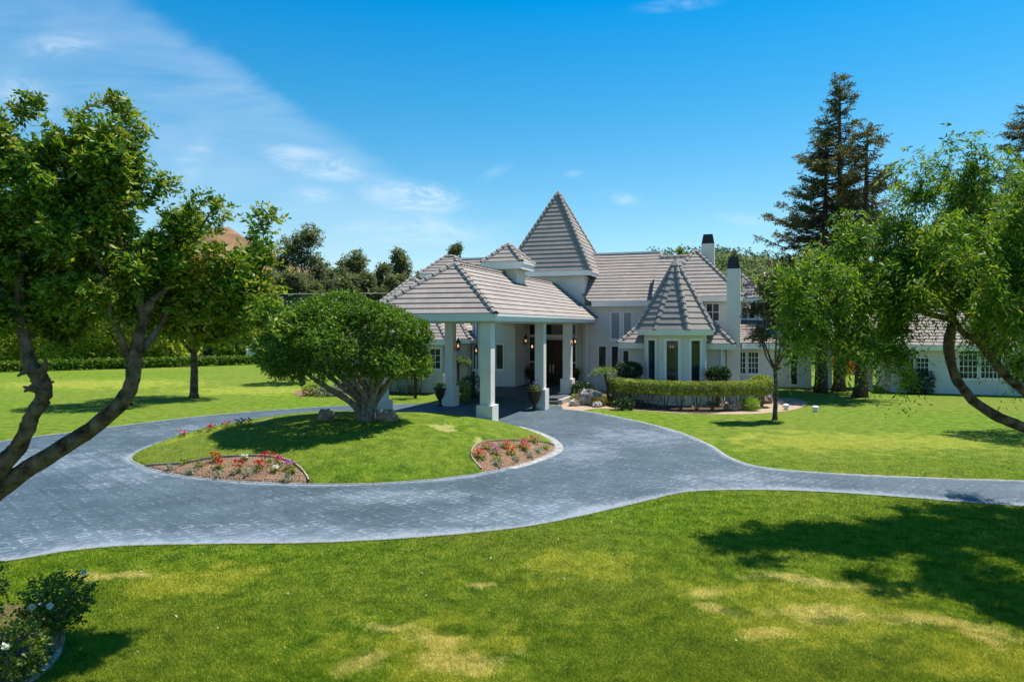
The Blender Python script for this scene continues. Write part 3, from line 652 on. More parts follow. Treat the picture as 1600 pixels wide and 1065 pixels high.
for k in range(8):
    a_, b_ = Vector(oct(RW, 0, k)), Vector(oct(RW, 0, k+1)); cc = (a_+b_)/2; e = (b_-a_).normalized(); nn = Vector((cc.x-TC[0], cc.y-TC[1], 0)).normalized(); hw = (b_-a_).length/2
    def slab(u0, u1, z0, z1, th=.16, m=0, mbx=None, o_=0.):
        mbx = mbx or mb
        pts = [cc+e*u+nn*(o_-w_) for u in (u0, u1) for w_ in (0, th)]
        c8 = [Lc(pts[i].x, pts[i].y, z) for z in (z0, z1) for i in (0, 2, 3, 1)]
        for f in ((0, 1, 2, 3), (4, 7, 6, 5), (0, 4, 5, 1), (1, 5, 6, 2), (2, 6, 7, 3), (3, 7, 4, 0)): mbx.poly([c8[i] for i in f], m)
    hasw = k in (4, 5, 6, 3, 7)
    if not hasw: slab(-hw, hw, 0, 3.85); continue
    ww = .38; z0, z1 = 1.22, 3.62
    slab(-hw, -ww, 0, 3.85); slab(ww, hw, 0, 3.85); slab(-ww, ww, 0, z0); slab(-ww, ww, z1, 3.85)
    fb = MB(); t_ = .07
    slab(-ww, -ww+t_, z0, z1, .08, 0, fb, .03); slab(ww-t_, ww, z0, z1, .08, 0, fb, .03); slab(-ww+t_, ww-t_, z0, z0+t_, .08, 0, fb, .03); slab(-ww+t_, ww-t_, z1-t_, z1, .08, 0, fb, .03)
    slab(-ww-.07, -ww, z0-.07, z1+.07, .03, 0, fb, .03); slab(ww, ww+.07, z0-.07, z1+.07, .03, 0, fb, .03); slab(-ww, ww, z1, z1+.07, .03, 0, fb, .03); slab(-ww, ww, z0-.07, z0, .03, 0, fb, .03)
    w_ = obj('window', fb, TRIM, house); gb_ = MB(); slab(-ww+t_, ww-t_, z0+t_, z1-t_, .015, 0, gb_, -.03); obj('pane', gb_, CGLASS, w_)
    cu = MB(); sgn = 1 if k in (4, 6) else -1
    slab(*( (.12, ww-t_) if sgn < 0 else (-ww+t_, -.12)), z0+t_, z1-t_, .02, 0, cu, -.14); obj('curtain', cu, surf('curtain', (.35, .45, .5), (.5, .6, .64), 8, .8), w_)
obj('turret_wall', mb, STUCCO, house)
obj('turret_floor', MB().box(TC[0]-1.2, TC[0]+1.2, TC[1]-1.2, TC[1]+1.2, .9, 1.0), DOORM, house)
ch = MB(); c = Lc(*TC, 3.0); ch.tube([(c[0], c[1], 3.9), (c[0], c[1], 3.1)], .015, 5); ch.ball((c[0], c[1], 3.02), .09, sq=(1, 1, 1.3))
BULBS = []
for k in range(8):
    a_ = k*math.pi/4; e = (c[0]+.3*math.cos(a_), c[1]+.3*math.sin(a_), 3.1)
    ch.tube([(c[0], c[1], 3.0), ((c[0]+e[0])/2, (c[1]+e[1])/2, 2.95), e], .012, 5); BULBS.append((e[0], e[1], 3.17))
cho = obj('chandelier', ch, BRASS, house, label='lit chandelier behind the middle turret window'); [obj('bulb', MB().ball(e, .035, n=4, sq=(1, 1, 1.6)), LAMP, cho) for e in BULBS]
# right second storey roofs
roof('right_storey_roof', [[(4.46, 17.0, 6.12), (7, 17.0, 6.12), (7, 20.5, 9.02), (4.46, 20.5, 9.02)]], [((4.6, 20.5, 9.02), (6.4, 20.5, 9.02))])
hiproof('right_storey_roof', 4.6, 9.95, 16.98, 24, 6.17, (6.9, 20.4), (6.9, 20.6), 9.42, .3)
roof('right_storey_roof', [[(9.96, 19.95, 6.17), (11.3, 19.95, 6.17), (9.8, 22.2, 7.85)], [(11.3, 19.95, 6.17), (11.3, 25.5, 6.17), (9.8, 24, 7.85), (9.8, 22.2, 7.85)]],
     [((11.3, 19.95, 6.17), (9.8, 22.2, 7.85))], fascia=[(9.97, 11.25, 19.93, 20.05, 5.86, 6.15), (11.2, 11.32, 20.05, 25, 5.86, 6.15)])
roof('lower_right_roof', [[(8.9, 15.6, 3.36), (9.62, 15.6, 3.36), (9.62, 17.44, 3.95), (8.9, 17.44, 3.95)], [(9.62, 15.6, 3.36), (12.1, 15.6, 3.36), (11.6, 20.44, 4.75), (9.62, 20.44, 4.75)], [(12.1, 15.6, 3.36), (12.1, 25, 3.36), (11.6, 24, 4.75), (11.6, 20.44, 4.75)]],
     [((12.1, 15.6, 3.36), (11.6, 20.44, 4.75))], fascia=[(9.9, 12.1, 15.5, 15.62, 3.03, 3.34), (12.0, 12.12, 15.62, 25, 3.03, 3.34), (9.6, 11.1, 20.3, 20.44, 4.72, 4.86)])
roof('rear_wing_roof', [[(11.7, 25.1, 3.2), (19.0, 25.1, 3.2), (19.0, 29, 5.2), (11.7, 29, 5.2)]], fascia=[(11.7, 19.0, 25.0, 25.12, 2.9, 3.18)])
for x_ in (1292, 1355):
    pp = pq(x_, 25.8); obj('pillar', MB().box(pp-.3, pp+.3, 25.5, 26.1, 0, 2.9), STUCCO, house, bevel=.02)
# chimneys
def chimney(p0, p1, q0, q1, z0, z1, z2, lb):
    o = obj('chimney', MB().box(p0, p1, q0, q1, z0, z1), STUCCO, house, bevel=.02, label=lb)
    c = ((p0+p1)/2, (q0+q1)/2); w = (p1-p0)/2; d_ = (q1-q0)/2
    obj('chimney_cap', MB().frustum(c, w*.98, w*.7, z1+.002, z2, d0=d_*.98, d1=d_*.7), BLACK, o)
chimney(9.06, 9.82, 15.15, 15.95, 0, 7.7, 8.4, 'tall white chimney standing in front of the right wing')
chimney(7.2, 8.05, 21.5, 22.3, 6, 9.95, 10.6, 'white chimney rising behind the right hip roof')
# columns
def column(p, q, zb, zp, lb):
    o = obj('column', MB().box(p-.24, p+.24, q-.24, q+.24, zp, 4.5), STUCCO, house, bevel=.015, label=lb)
    obj('plinth', MB().box(p-.36, p+.36, q-.36, q+.36, zb, zp), STUCCO, o, bevel=.02)
for a_ in ((0, 0, 0, 1.07, 'nearest canopy column'), (-5.05, 0, 0, 1.07, 'canopy column behind the island tree'), (-5.1, 7.45, 0, 1.1, None), (0, 7.6, 0, 1.07, None), (0.02, 13.1, 0, 1.2, None), (-5.2, 12.5, .1, 1.2, None)): column(*a_)
# entrance platform, steps
obj('platform', MB().box(-5.7, .25, 10.4, 19.6, 0, .3), STONE, house, bevel=.02); obj('step', MB().box(-5.7, .25, 9.95, 10.39, 0, .15), STONE, house, bevel=.02)
obj('threshold', MB().box(.26, .55, 9.9, 16, 0, .26), CONC, house, bevel=.02)
# windows
def window(q, p0, p1, z0, z1, nx=1, nz=1, pane=None, fr=.09, side='q', mull=.03, parent=house, pc=None):
    s_ = MB(); o_ = .05
    def bx(a_, b_, c_, d_, u0, u1, M):
        if side == 'q': M.box(a_, b_, q-u1, q-u0, c_, d_)
        else: M.box(q+u0, q+u1, a_, b_, c_, d_)
    bx(p0, p0+fr, z0, z1, 0, o_, s_); bx(p1-fr, p1, z0, z1, 0, o_, s_); bx(p0+fr, p1-fr, z0, z0+fr, 0, o_, s_); bx(p0+fr, p1-fr, z1-fr, z1, 0, o_, s_)
    bx(p0-.05, p1+.05, z0-.07, z0-.002, 0, .09, s_)
    w = obj('window', s_, TRIM, parent)
    g = MB(); bx(p0+fr, p1-fr, z0+fr, z1-fr, .004, .014, g); obj('pane', g, pane or GLASS, w)
    if nx > 1 or nz > 1:
        g = MB(); W_ = p1-p0-2*fr; H_ = z1-z0-2*fr
        for i in range(1, nx): c = p0+fr+W_*i/nx; bx(c-mull/2, c+mull/2, z0+fr, z1-fr, .015, .035, g)
        for i in range(1, nz): c = z0+fr+H_*i/nz; bx(p0+fr, p1-fr, c-mull/2, c+mull/2, .015, .031, g)
        obj('glazing_bar', g, TRIM, w)
    return w
def wpx(q, x0, x1, y0, y1, *a, **k):
    xm = (x0+x1)/2; return window(q, pq(x0, q), pq(x1, q), zq(xm, y1, q), zq(xm, y0, q), *a, **k)
wpx(18.9, 953.5, 970, 486.5, 531, pane=LOUV); wpx(18.9, 973, 988.5, 486.5, 531, pane=LOUV)
wpx(18.9, 934, 949, 539, 583); wpx(18.9, 954, 968, 539, 583); wpx(18.9, 972, 984, 546, 583)
wpx(16.3, 774, 788, 536.5, 578); wpx(16.3, 738.5, 750, 538, 578); wpx(16.3, 738.5, 750, 495, 529, pane=LOUV)
wpx(17.45, 1102.5, 1125, 473, 502, 2, 2, fr=.07, mull=.05); wpx(20.45, 1158, 1180.5, 478.5, 499, 2, 1, fr=.07, mull=.12)
wpx(16.1, 1154, 1166, 549, 584, 2, 4, fr=.05); wpx(16.1, 1168, 1186, 549, 584, 3, 4, fr=.05)
wpx(13.5, 655, 690, 543, 577, 4, 3, fr=.08); wpx(13.5, 575, 600, 548, 580, 3, 3, fr=.08)
wpx(25.6, 1233.5, 1247.5, 548, 602)
# entrance: door, side lights, transoms
DQ = 19.62
def dz(y): return zq(863, y, DQ)
dl, dm, dr_ = pq(842, DQ), pq(863, DQ), pq(884, DQ)
mb = MB()
for a_, b_ in ((dl+.07, dm-.01), (dm+.01, dr_-.07)):
    mb.box(a_, b_, DQ-.08, DQ-.005, .31, dz(531))
    for (z0, z1) in ((.5, 1.2), (1.35, 2.35), (2.5, 3.2)): mb.box(a_+.14, b_-.14, DQ-.11, DQ-.081, z0, z1)
door = obj('door', mb, DOORM, house, bevel=.012, label='tall dark red panelled double front door')
for s_ in (-1, 1): obj('handle', MB().box(dm+s_*.11-.025, dm+s_*.11+.025, DQ-.17, DQ-.1, 1.05, 1.65), BRASS, door, bevel=.01)
mb = MB(); zt2, z3, z4 = dz(527), dz(524), dz(505)
el, er = pq(826, DQ), pq(902, DQ)
for a_, b_, c_, d_ in ((el, el+.1, .3, z4), (er-.1, er, .3, z4), (dl-.08, dl+.06, .3, z4), (dr_-.06, dr_+.08, .3, z4)): mb.box(a_, b_, DQ-.1, DQ-.001, c_, d_)
for a_, b_ in ((el+.1, dl-.08), (dl+.06, dr_-.06), (dr_+.08, er-.1)):
    mb.box(a_, b_, DQ-.095, DQ-.001, z3-.12, z3+.06); mb.box(a_, b_, DQ-.095, DQ-.001, z4-.1, z4)
for a_, b_ in ((el+.1, dl-.08), (dr_+.08, er-.1)): mb.box(a_, b_, DQ-.09, DQ-.001, .3, .45); mb.box(a_, b_, DQ-.09, DQ-.001, 1.75, 1.85)
df = obj('door_frame', mb, TRIM, house)
for a_, b_, c_, d_ in ((el+.1, dl-.08, .45, 1.75), (dr_+.08, er-.1, .45, 1.75), (el+.1, dl-.08, 1.85, z3-.12), (dr_+.08, er-.1, 1.85, z3-.12), (el+.1, dl-.08, z3+.06, z4-.1), (dl+.06, dr_-.06, z3+.06, z4-.1), (dr_+.08, er-.1, z3+.06, z4-.1)):
    obj('pane', MB().box(a_, b_, DQ-.03, DQ-.012, c_, d_), GLASS, df)
# lanterns
def lantern(p, q, z, side):
    c = Vector(Lc(p+side[0]*.22, q+side[1]*.22, z)); w = Vector(Lc(p, q, z+.05))
    mb = MB(); mb.tube([w+Vector((0, 0, -.25)), (c+w)/2+Vector((0, 0, -.32)), c+Vector((0, 0, -.26))], .02, 6); mb.ball(w+Vector((0, 0, -.2)), .07, n=5, sq=(.6, .6, 1.6))
    mb.lathe(c, [(.0, -.27), (.06, -.24), (.09, -.18), (.09, -.165)], 8); mb.lathe(c, [(.15, .16), (.13, .2), (.05, .33), (.03, .42), (.0, .46)], 8)
    for k in range(6):
        a_ = k*math.pi/3; mb.tube([c+Vector((.085*math.cos(a_), .085*math.sin(a_), -.17)), c+Vector((.125*math.cos(a_), .125*math.sin(a_), .17))], .01, 4)
    o = obj('lantern', mb, BLACK, house); g = MB(); g.ball(c+Vector((0, 0, -.02)), .055, n=5, sq=(1, 1, 1.5)); obj('lantern_bulb', g, LAMP, o)
lantern(-5.1+.24, 7.45, 3.3, (1, 0)); lantern(-5.2-.24, 12.5, 2.85, (-1, 0)); lantern(-4.43, 17.9, 3.35, (1, 0)); lantern(-.24, 7.6, 3.3, (-1, 0)); lantern(.26, 13.1, 3.45, (1, 0))
# downpipes
for p_, q_, z_ in ((-.12, 18.84, 4.5), (8.85, 13.74, 3.0), (-7.2, 16.24, 5.6)):
    obj('downpipe', MB().box(p_-.05, p_+.05, q_-.08, q_+.04, .05, z_), TRIM, house)
# ------------------------------------------------------------------ right outbuilding
ob = thing('garage_building', Lc(22, 26), 'single storey white outbuilding with gridded windows behind the right hand trees', 'outbuilding')
obj('wall', MB().box(19.1, 27.2, 24, 30, 0, 2.8), STUCCO, ob)
hiproof('roof', 18.7, 27.7, 23.5, 30.5, 3.1, (21.2, 27), (25, 27), 5.4, .32, parent=ob)
for x0, x1, y0, y1, nx, nz in ((1407, 1429, 558, 589, 3, 4), (1431, 1452, 558, 589, 3, 4), (1497, 1528, 543, 592, 4, 5), (1531, 1566, 543, 592, 5, 5)):
    wpx(24, x0, x1, y0, y1, nx, nz, parent=ob, fr=.06, mull=.035)
# ------------------------------------------------------------------ leaves
LM_ISL = leafmat('leaf_glossy', [(.014, .04, .006), (.055, .125, .01), (.13, .24, .018), (.26, .36, .035)], .24, .5, spec=.25)
LM_L = leafmat('leaf_left', [(.02, .065, .01), (.055, .14, .014), (.13, .23, .018), (.25, .32, .03), (.45, .24, .1)], .34, .45, spec=.3)
LM_R = leafmat('leaf_right', [(.016, .055, .01), (.05, .135, .014), (.12, .23, .02), (.22, .32, .035), (.34, .3, .06)], .36, .55, spec=.25)
LM_RW = leafmat('leaf_redwood', [(.03, .045, .014), (.065, .09, .022), (.13, .12, .035), (.2, .12, .05)], .25, .6)
LM_EU = leafmat('leaf_eucalyptus', [(.05, .07, .04), (.1, .125, .07), (.16, .19, .1), (.25, .26, .14)], .35, .6)
LM_CI = leafmat('leaf_citrus', [(.035, .075, .012), (.1, .165, .018), (.2, .27, .028), (.34, .38, .05)], .38, .5)
LM_CR = leafmat('leaf_citrus_row', [(.1, .17, .02), (.25, .33, .03), (.42, .48, .05), (.6, .6, .1)], .5, .6)
LM_HG = leafmat('leaf_hedge', [(.07, .12, .015), (.16, .23, .03), (.3, .36, .07), (.44, .48, .15)], .3, .5)
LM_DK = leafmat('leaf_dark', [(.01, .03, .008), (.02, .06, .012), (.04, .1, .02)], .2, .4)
LM_MG = leafmat('leaf_magnolia', [(.025, .035, .012), (.05, .07, .018), (.09, .07, .03), (.13, .08, .04)], .15, .4)
LM_PM = leafmat('leaf_palm', [(.05, .11, .015), (.12, .2, .025), (.22, .3, .05)], .35, .5)
LM_RS = leafmat('leaf_rose', [(.02, .055, .01), (.055, .12, .014), (.14, .2, .02), (.25, .28, .035)], .3, .45)
LM_GR = leafmat('leaf_grey', [(.12, .17, .12), (.22, .28, .2), (.32, .38, .28)], .2, .7)
def flower(n, c): return leafmat(n, [tuple(x*.7 for x in c), c, tuple(min(1, x*1.2) for x in c)], .3, .6, tcol=1.1)
FL = {'red': flower('petal_red', (.62, .02, .02)), 'pink': flower('petal_pink', (.7, .1, .25)), 'mauve': flower('petal_mauve', (.55, .2, .55)), 'white': flower('petal_white', (.8, .8, .76)), 'orange': flower('petal_orange', (.75, .13, .03)), 'salmon': flower('petal_salmon', (.7, .22, .18)), 'lilac': flower('petal_lilac', (.3, .22, .55))}
# --- island tree
TB = (-222/F*24.6, 24.6, float(mound(-222/F*24.6, 24.6))); tr = thing('shade_tree', TB, 'round clipped tree with many grey stems on the island lawn', 'tree')
YI = 24.6; c = P(536, 528, YI)
mb = MB(); stems = []
for (x, y) in ((462, 572), (485, 560), (520, 520), (560, 500), (600, 520), (625, 565), (635, 560), (540, 560), (585, 545), (490, 540), (620, 540)):
    dY = random.uniform(-1.6, 1.8); e = Vector(P(x, y, YI+dY*.85)); s_ = Vector(TB)+Vector((random.uniform(-.3, .3), random.uniform(-.2, .2), -.1))
    sp_ = (e-s_); m1_ = s_+Vector((sp_.x*.1, sp_.y*.15, sp_.z*.3)); m2_ = s_+Vector((sp_.x*.6, sp_.y*.6, sp_.z*.66))+Vector((0, 0, random.uniform(-.1, .1)))
    pth = cat_rom([tuple(s_), tuple(m1_), tuple(m2_), tuple(e)], 4); mb.tube(pth, [.165-.115*i/(len(pth)-1) for i in range(len(pth))], 8, rough=.16)
    stems.append((m2_, e))
    for _ in range(5):
        a_ = m2_.lerp(e, random.random()); f = a_+Vector((random.uniform(-.7, .7), random.uniform(-.7, .7), random.uniform(.2, 1.))); mb.tube([a_, (a_+f)/2+Vector((.05, .05, -.05)), f], [.05, .035, .012], 5)
obj('trunk', mb, BARKG, tr, smooth=True)
n = 12500
d_ = unit(RG.normal(size=(n, 3))); d_[:, 2] = np.where(d_[:, 2] < -.55, -d_[:, 2], d_[:, 2])
rad = .72+.28*RG.random(n)**.5
keep_ = (np.sin(d_[:, 0]*11+2*np.sin(d_[:, 2]*7))*np.sin(d_[:, 1]*9+d_[:, 2]*8+1) > -.55) | (RG.random(n) < .3); lump = 1+.09*np.sin(d_[:, 0]*7+1)*np.cos(d_[:, 1]*6)+.06*np.sin(d_[:, 2]*9+d_[:, 0]*5)
b_ = np.array([c[0], c[1], c[2]-.42])+d_*np.array([2.92, 2.8, 1.82])*(rad*lump)[:, None]
b_[:, 2] = np.where(b_[:, 2] < 2.7, 2.6+.25*np.sin(b_[:, 0]*3.1)+.6*RG.random(n), b_[:, 2])
b_, d_ = b_[keep_], d_[keep_]; n = len(b_)
V, f = spray(b_, d_+np.array([0, 0, .4])+RG.normal(size=(n, 3))*.6, .27, 9, .115, .058, .15, flat=.35)
npobj('crown', V, f, LM_ISL, tr)
# --- left leaning tree
YL = 9.2
base = (-9.4, 9.5, 0); tl = thing('leaning_tree', base, 'large tree with two leaning trunks and reddish leaf tips at the left edge', 'tree')
def pp_(l): return [P(x, y, Y) for x, y, Y in l]
mb = MB()
fork = P(-45, 805, 9.1)
THK = .6
def limbp(pts, rads, n=12, rough=.1, sub=5):
    cr = cat_rom([(*p, r*THK) for p, r in zip(pts, rads)], sub); mb.tube([p[:3] for p in cr], [p[3] for p in cr], n, rough=rough)
limbp([base, (-8.5, 9.3, .9), fork], [.34, .27, .25])
limbp([fork]+pp_([(0, 764, 9.1), (60, 722, 9.1), (130, 678, 9.2), (185, 634, 9.2), (208, 592, 9.2), (213, 545, 9.25), (222, 508, 9.3), (236, 470, 9.3)]), [.22, .21, .19, .175, .165, .15, .13, .12, .1])
limbp(pp_([(222, 508, 9.3), (215, 450, 9.2), (190, 380, 9.1), (170, 300, 9.)]), [.09, .075, .05, .03], 8)
limbp(pp_([(213, 560, 9.25), (255, 500, 9.5), (262, 478, 9.6), (300, 455, 9.8), (350, 425, 10)]), [.09, .08, .07, .05, .03], 8)
limbp(pp_([(205, 560, 9.25), (185, 520, 9.1), (172, 490, 9.0), (170, 450, 8.9), (140, 380, 8.8)]), [.06, .055, .05, .04, .03], 8)
limbp(pp_([(236, 470, 9.3), (270, 440, 9.5), (300, 380, 9.6), (330, 330, 9.6)]), [.08, .06, .045, .02], 8)
limbp([fork]+pp_([(0, 735, 9.0), (32, 692, 8.95), (48, 655, 8.9), (68, 618, 8.9), (62, 590, 8.9), (46, 566, 8.9), (40, 535, 8.95), (32, 500, 9.0), (30, 440, 9.0), (40, 350, 9.0), (60, 260, 9.)]), [.2, .19, .165, .15, .15, .165, .14, .12, .105, .09, .06, .03], rough=.2)
limbp(pp_([(32, 500, 9.0), (-20, 430, 9.1), (-60, 350, 9.2)]), [.09, .07, .04], 8)
for (x, y, ex, ey) in ((66, 592, 72, 560), (60, 580, 78, 568), (64, 602, 84, 596), (55, 600, 38, 612), (48, 574, 27, 588), (60, 610, 36, 604), (66, 608, 80, 618)):   # broken stubs
    limbp(pp_([(x, y, 8.85), ((x+ex)/2, (y+ey)/2, 8.8), (ex, ey, 8.75)]), [.07, .055, .02], 6, .35, 2)
obj('trunk', mb, BARK, tl, smooth=True)
BLs = pblob([(60, 260, 9.0, 85, 75), (-40, 330, 9.3, 120, 140), (95, 370, 9.2, 120, 90), (20, 470, 9.4, 110, 75), (150, 300, 9., 70, 60), (185, 250, 9.1, 40, 60), (215, 400, 9.4, 90, 80), (290, 400, 9.8, 70, 65),
             (345, 430, 10., 60, 70), (130, 455, 9., 95, 55), (250, 470, 9.7, 80, 35), (385, 470, 10.1, 38, 45), (300, 350, 9.7, 45, 30), (395, 395, 10., 26, 40), (-160, 420, 9.6, 120, 130), (290, 485, 10.3, 60, 42), (350, 500, 10.5, 60, 32), (240, 430, 10.2, 60, 60), (120, 480, 9.8, 70, 25), (395, 450, 10.3, 35, 60), (5, 225, 9.1, 70, 50), (-10, 380, 9.3, 70, 90), (30, 440, 9.2, 80, 60), (150, 200, 9.1, 40, 30)], .9)
TIPS = []
for (x0, y0, x1, y1, x2, y2) in ((110, 190, 150, 160, 182, 156), (60, 190, 62, 170, 55, 160), (190, 230, 200, 190, 195, 175), (195, 250, 215, 215, 222, 205), (200, 300, 240, 275, 255, 285), (330, 370, 335, 335, 345, 322),
        (395, 400, 395, 350, 402, 335), (405, 400, 415, 350, 425, 340), (10, 210, 5, 195, -5, 180), (130, 240, 135, 205, 125, 185), (280, 350, 295, 315, 312, 310), (180, 200, 190, 170, 185, 160), (40, 200, 30, 180, 35, 172), (215, 330, 235, 300, 262, 290), (380, 500, 420, 470, 430, 478)):
    for k in range(7):
        t_ = k/7; x = (1-t_)**2*x0+2*t_*(1-t_)*x1+t_*t_*x2; y = (1-t_)**2*y0+2*t_*(1-t_)*y1+t_*t_*y2
        t2 = t_+.05; xn = (1-t2)**2*x0+2*t2*(1-t2)*x1+t2*t2*x2; yn = (1-t2)**2*y0+2*t2*(1-t2)*y1+t2*t2*y2
        TIPS.append((P(x, y, 9.3), np.array(P(xn, yn, 9.3))-np.array(P(x, y, 9.3))))
tb_ = np.repeat(np.array([a for a, _ in TIPS]), 3, 0)+RG.normal(size=(len(TIPS)*3, 3))*.03; td = np.repeat(unit(np.array([b for _, b in TIPS])), 3, 0)+RG.normal(size=(len(TIPS)*3, 3))*.35
BLc = clump(BLs, 9, .34, 1.0)
crown('crown', BLc, 10200, 17, .46, .115, .046, LM_L, tl, droop=.35, up=.45, shell=.1, rnd=.6, flat=.45, extra=[spray(tb_, td,   .3, 12, .105, .042, .3, flat=.4)])
# --- right tree
THK = .62
base = (15.6, 14.8, 0); trr = thing('pepper_tree', base, 'large drooping tree with bent brown trunks at the right edge', 'tree')
mb = MB(); YR = 15.5
fk = P(1790, 770, 14.9)
limbp([base, fk], [.5, .4]); 
limbp([fk]+pp_([(1700, 712, 15.0), (1600, 668, 15.2), (1545, 643, 15.3), (1508, 612, 15.4), (1488, 575, 15.5), (1483, 535, 15.5), (1488, 500, 15.5), (1484, 455, 15.5), (1475, 410, 15.5), (1462, 360, 15.5)]), [.24, .21, .19, .17, .165, .16, .18, .15, .12, .07, .03], rough=.14)
limbp([fk]+pp_([(1690, 690, 15.8), (1610, 620, 16.), (1565, 580, 16.), (1530, 535, 16.), (1500, 515, 15.9), (1480, 470, 15.8)]), [.22, .2, .17, .15, .14, .11, .08])
limbp(pp_([(1488, 500, 15.5), (1420, 480, 15.2), (1340, 440, 15), (1270, 420, 15)]), [.12, .09, .06, .03], 8)
limbp(pp_([(1484, 455, 15.5), (1520, 380, 15.8), (1530, 300, 16)]), [.1, .07, .03], 8)
limbp(pp_([(1530, 535, 16.), (1590, 450, 16.5), (1620, 350, 16.5)]), [.14, .1, .05], 8)
obj('trunk', mb, BARK, trr, smooth=True)
BRs = pblob([(1290, 440, 15, 85, 60), (1350, 400, 15.5, 70, 60), (1250, 480, 14.8, 45, 55), (1400, 460, 15.5, 90, 70), (1430, 380, 15.5, 80, 60), (1440, 290, 15.5, 30, 38), (1510, 270, 16, 42, 50), (1490, 340, 16, 70, 60),
             (1560, 330, 16, 70, 70), (1600, 420, 16.5, 90, 90), (1520, 440, 16, 80, 70), (1300, 520, 15, 70, 45), (1380, 530, 15.5, 60, 40), (1560, 510, 16.5, 60, 40), (1620, 300, 16.5, 60, 70), (1700, 420, 17, 110, 120), (1600, 560, 17, 40, 30), (1235, 420, 14.6, 26, 22), (1450, 420, 15., 80, 60), (1520, 360, 15.2, 60, 60), (1440, 350, 15.3, 50, 50), (1560, 460, 15.6, 70, 45), (1420, 580, 14.8, 12, 22), (1560, 420, 13.2, 70, 60), (1500, 380, 13., 55, 50), (1640, 330, 13., 80, 80), (1700, 430, 12, 80, 60), (1780, 350, 11.5, 100, 70), (1850, 300, 13.5, 120, 90)], 1.35)
n = 5600; b_, d_ = inblob(BRs, n, .35)
BRc = clump(BRs+[(9.9, 11.5, 5.4, 1.0, 1.1, .9), (10.9, 12.6, 5.6, 1.5, 1.3, 1.1), (9.3, 12.6, 5.0, .8, 1., .8), (12.4, 11.8, 5.4, 1.4, 1.3, 1.), (11.5, 14.4, 5.7, 1.5, 1.4, 1.1), (12.7, 15.2, 5.5, 1.5, 1.4, 1.), (11.6, 13.4, 5., 1., 1., .8)], 9, .33, 1.)
sh = []
for (x0, y0, x1, y1) in ((1440, 300, 1425, 235), (1445, 290, 1460, 240), (1480, 270, 1490, 205), (1500, 260, 1520, 212), (1530, 280, 1545, 225), (1430, 330, 1400, 262), (1350, 370, 1320, 325), (1300, 400, 1260, 385), (1570, 270, 1580, 235), (1380, 380, 1395, 330)):
    for k in range(9):
        t_ = k/9; sh.append((P(x0+(x1-x0)*t_, y0+(y1-y0)*t_, 15.6), (x1-x0, 0, (y0-y1)*.6)))
sb = np.repeat(np.array([a for a, _ in sh]), 3, 0)+RG.normal(size=(len(sh)*3, 3))*.1; sd_ = unit(np.repeat(np.array([b for _, b in sh], float), 3, 0))+RG.normal(size=(len(sh)*3, 3))*.7
crown('crown', BRc, 11500, 17, .7, .15, .04, LM_R, trr, droop=.95, up=.1, shell=.1, rnd=.55, flat=.3, extra=[spray(sb, sd_, .45, 13, .14, .038, .9)])
# --- redwoods
def conifer(name, base, top, rmax, tb, label, n=150, taper=.8, rbase=.45, lean=0., gaps=.35, cat='redwood tree', group=None, zs=.22):
    o = thing(name, base, label, cat, group); hgt = top; mb = MB(); bx, by = base[:2]
    mb.tube([(bx, by, 0), (bx, by, .6), (bx+lean*.4, by, hgt*.4), (bx+lean, by, hgt*.97)], [rbase*1.12, rbase*.85, rbase*.6, .04], 10, rough=.12)
    bb, dd = [], []
    for i in range(n):
        t_ = zs+(1-zs)*((i+random.random())/n); z = hgt*t_; az = random.uniform(0, 2*math.pi)
        if math.sin(az*2+t_*23)*.5+math.sin(t_*31+az)*.5 > 1-gaps*1.6: continue
        L_ = rmax*min(1, (1-t_)**taper*1.25)*random.choice((.45, .7, .85, 1., 1.2))*random.uniform(.85, 1.1)+.15; cx_ = bx+lean*t_
        d_ = Vector((math.cos(az), math.sin(az), 0)); s0 = Vector((cx_, by, z)); s1 = s0+d_*L_*.55+Vector((0, 0, -.12*L_)); s2 = s0+d_*L_+Vector((0, 0, .1*L_))
        if L_ > .6: mb.tube([s0, s1, s2], [.05, .03, .01], 4)
        for k in range(max(4, int(L_*9))):
            u_ = random.uniform(.3, 1.); p_ = s0.lerp(s1, u_/.55) if u_ < .55 else s1.lerp(s2, (u_-.55)/.45)
            bb.append(tuple(p_)); dd.append((d_.x+random.uniform(-.8, .8), d_.y+random.uniform(-.8, .8), random.uniform(-.25, .8)))
    obj('trunk', mb, BARKR, o, smooth=True); V, f = spray(np.array(bb), np.array(dd), .5, 10, .24, .075, .2, flat=.3); npobj('crown', V, f, LM_RW, o); return o
gp = 'redwood trees grouped in front of the breezeway'
def hz_(y, Y): return H+(HZ-y)/F*Y
b1 = G(1312, 611); b2 = G(1283, 613); b3 = G(1345, 620)
conifer('redwood_tree', b1, hz_(118, b1[1]), 2.7, 0, 'tallest redwood in the middle of the group of three', n=260, gaps=.22, taper=.6, group=gp, zs=.3)
conifer('redwood_tree', b2, hz_(215, b2[1]), 3.9, 0, 'left redwood with wide low boughs over the roof side', n=190, gaps=.22, taper=.5, lean=.35, group=gp, zs=.3)
conifer('redwood_tree', b3, hz_(195, b3[1]), 2.4, 0, 'right redwood of the group with the base nearest the lawn', n=190, gaps=.22, taper=.5, lean=.4, group=gp, zs=.3)
conifer('redwood_tree', (38.3, 50, 0), hz_(130, 50), 4.2, 0, 'tall redwood cut by the right edge of the picture', n=240, taper=.65)
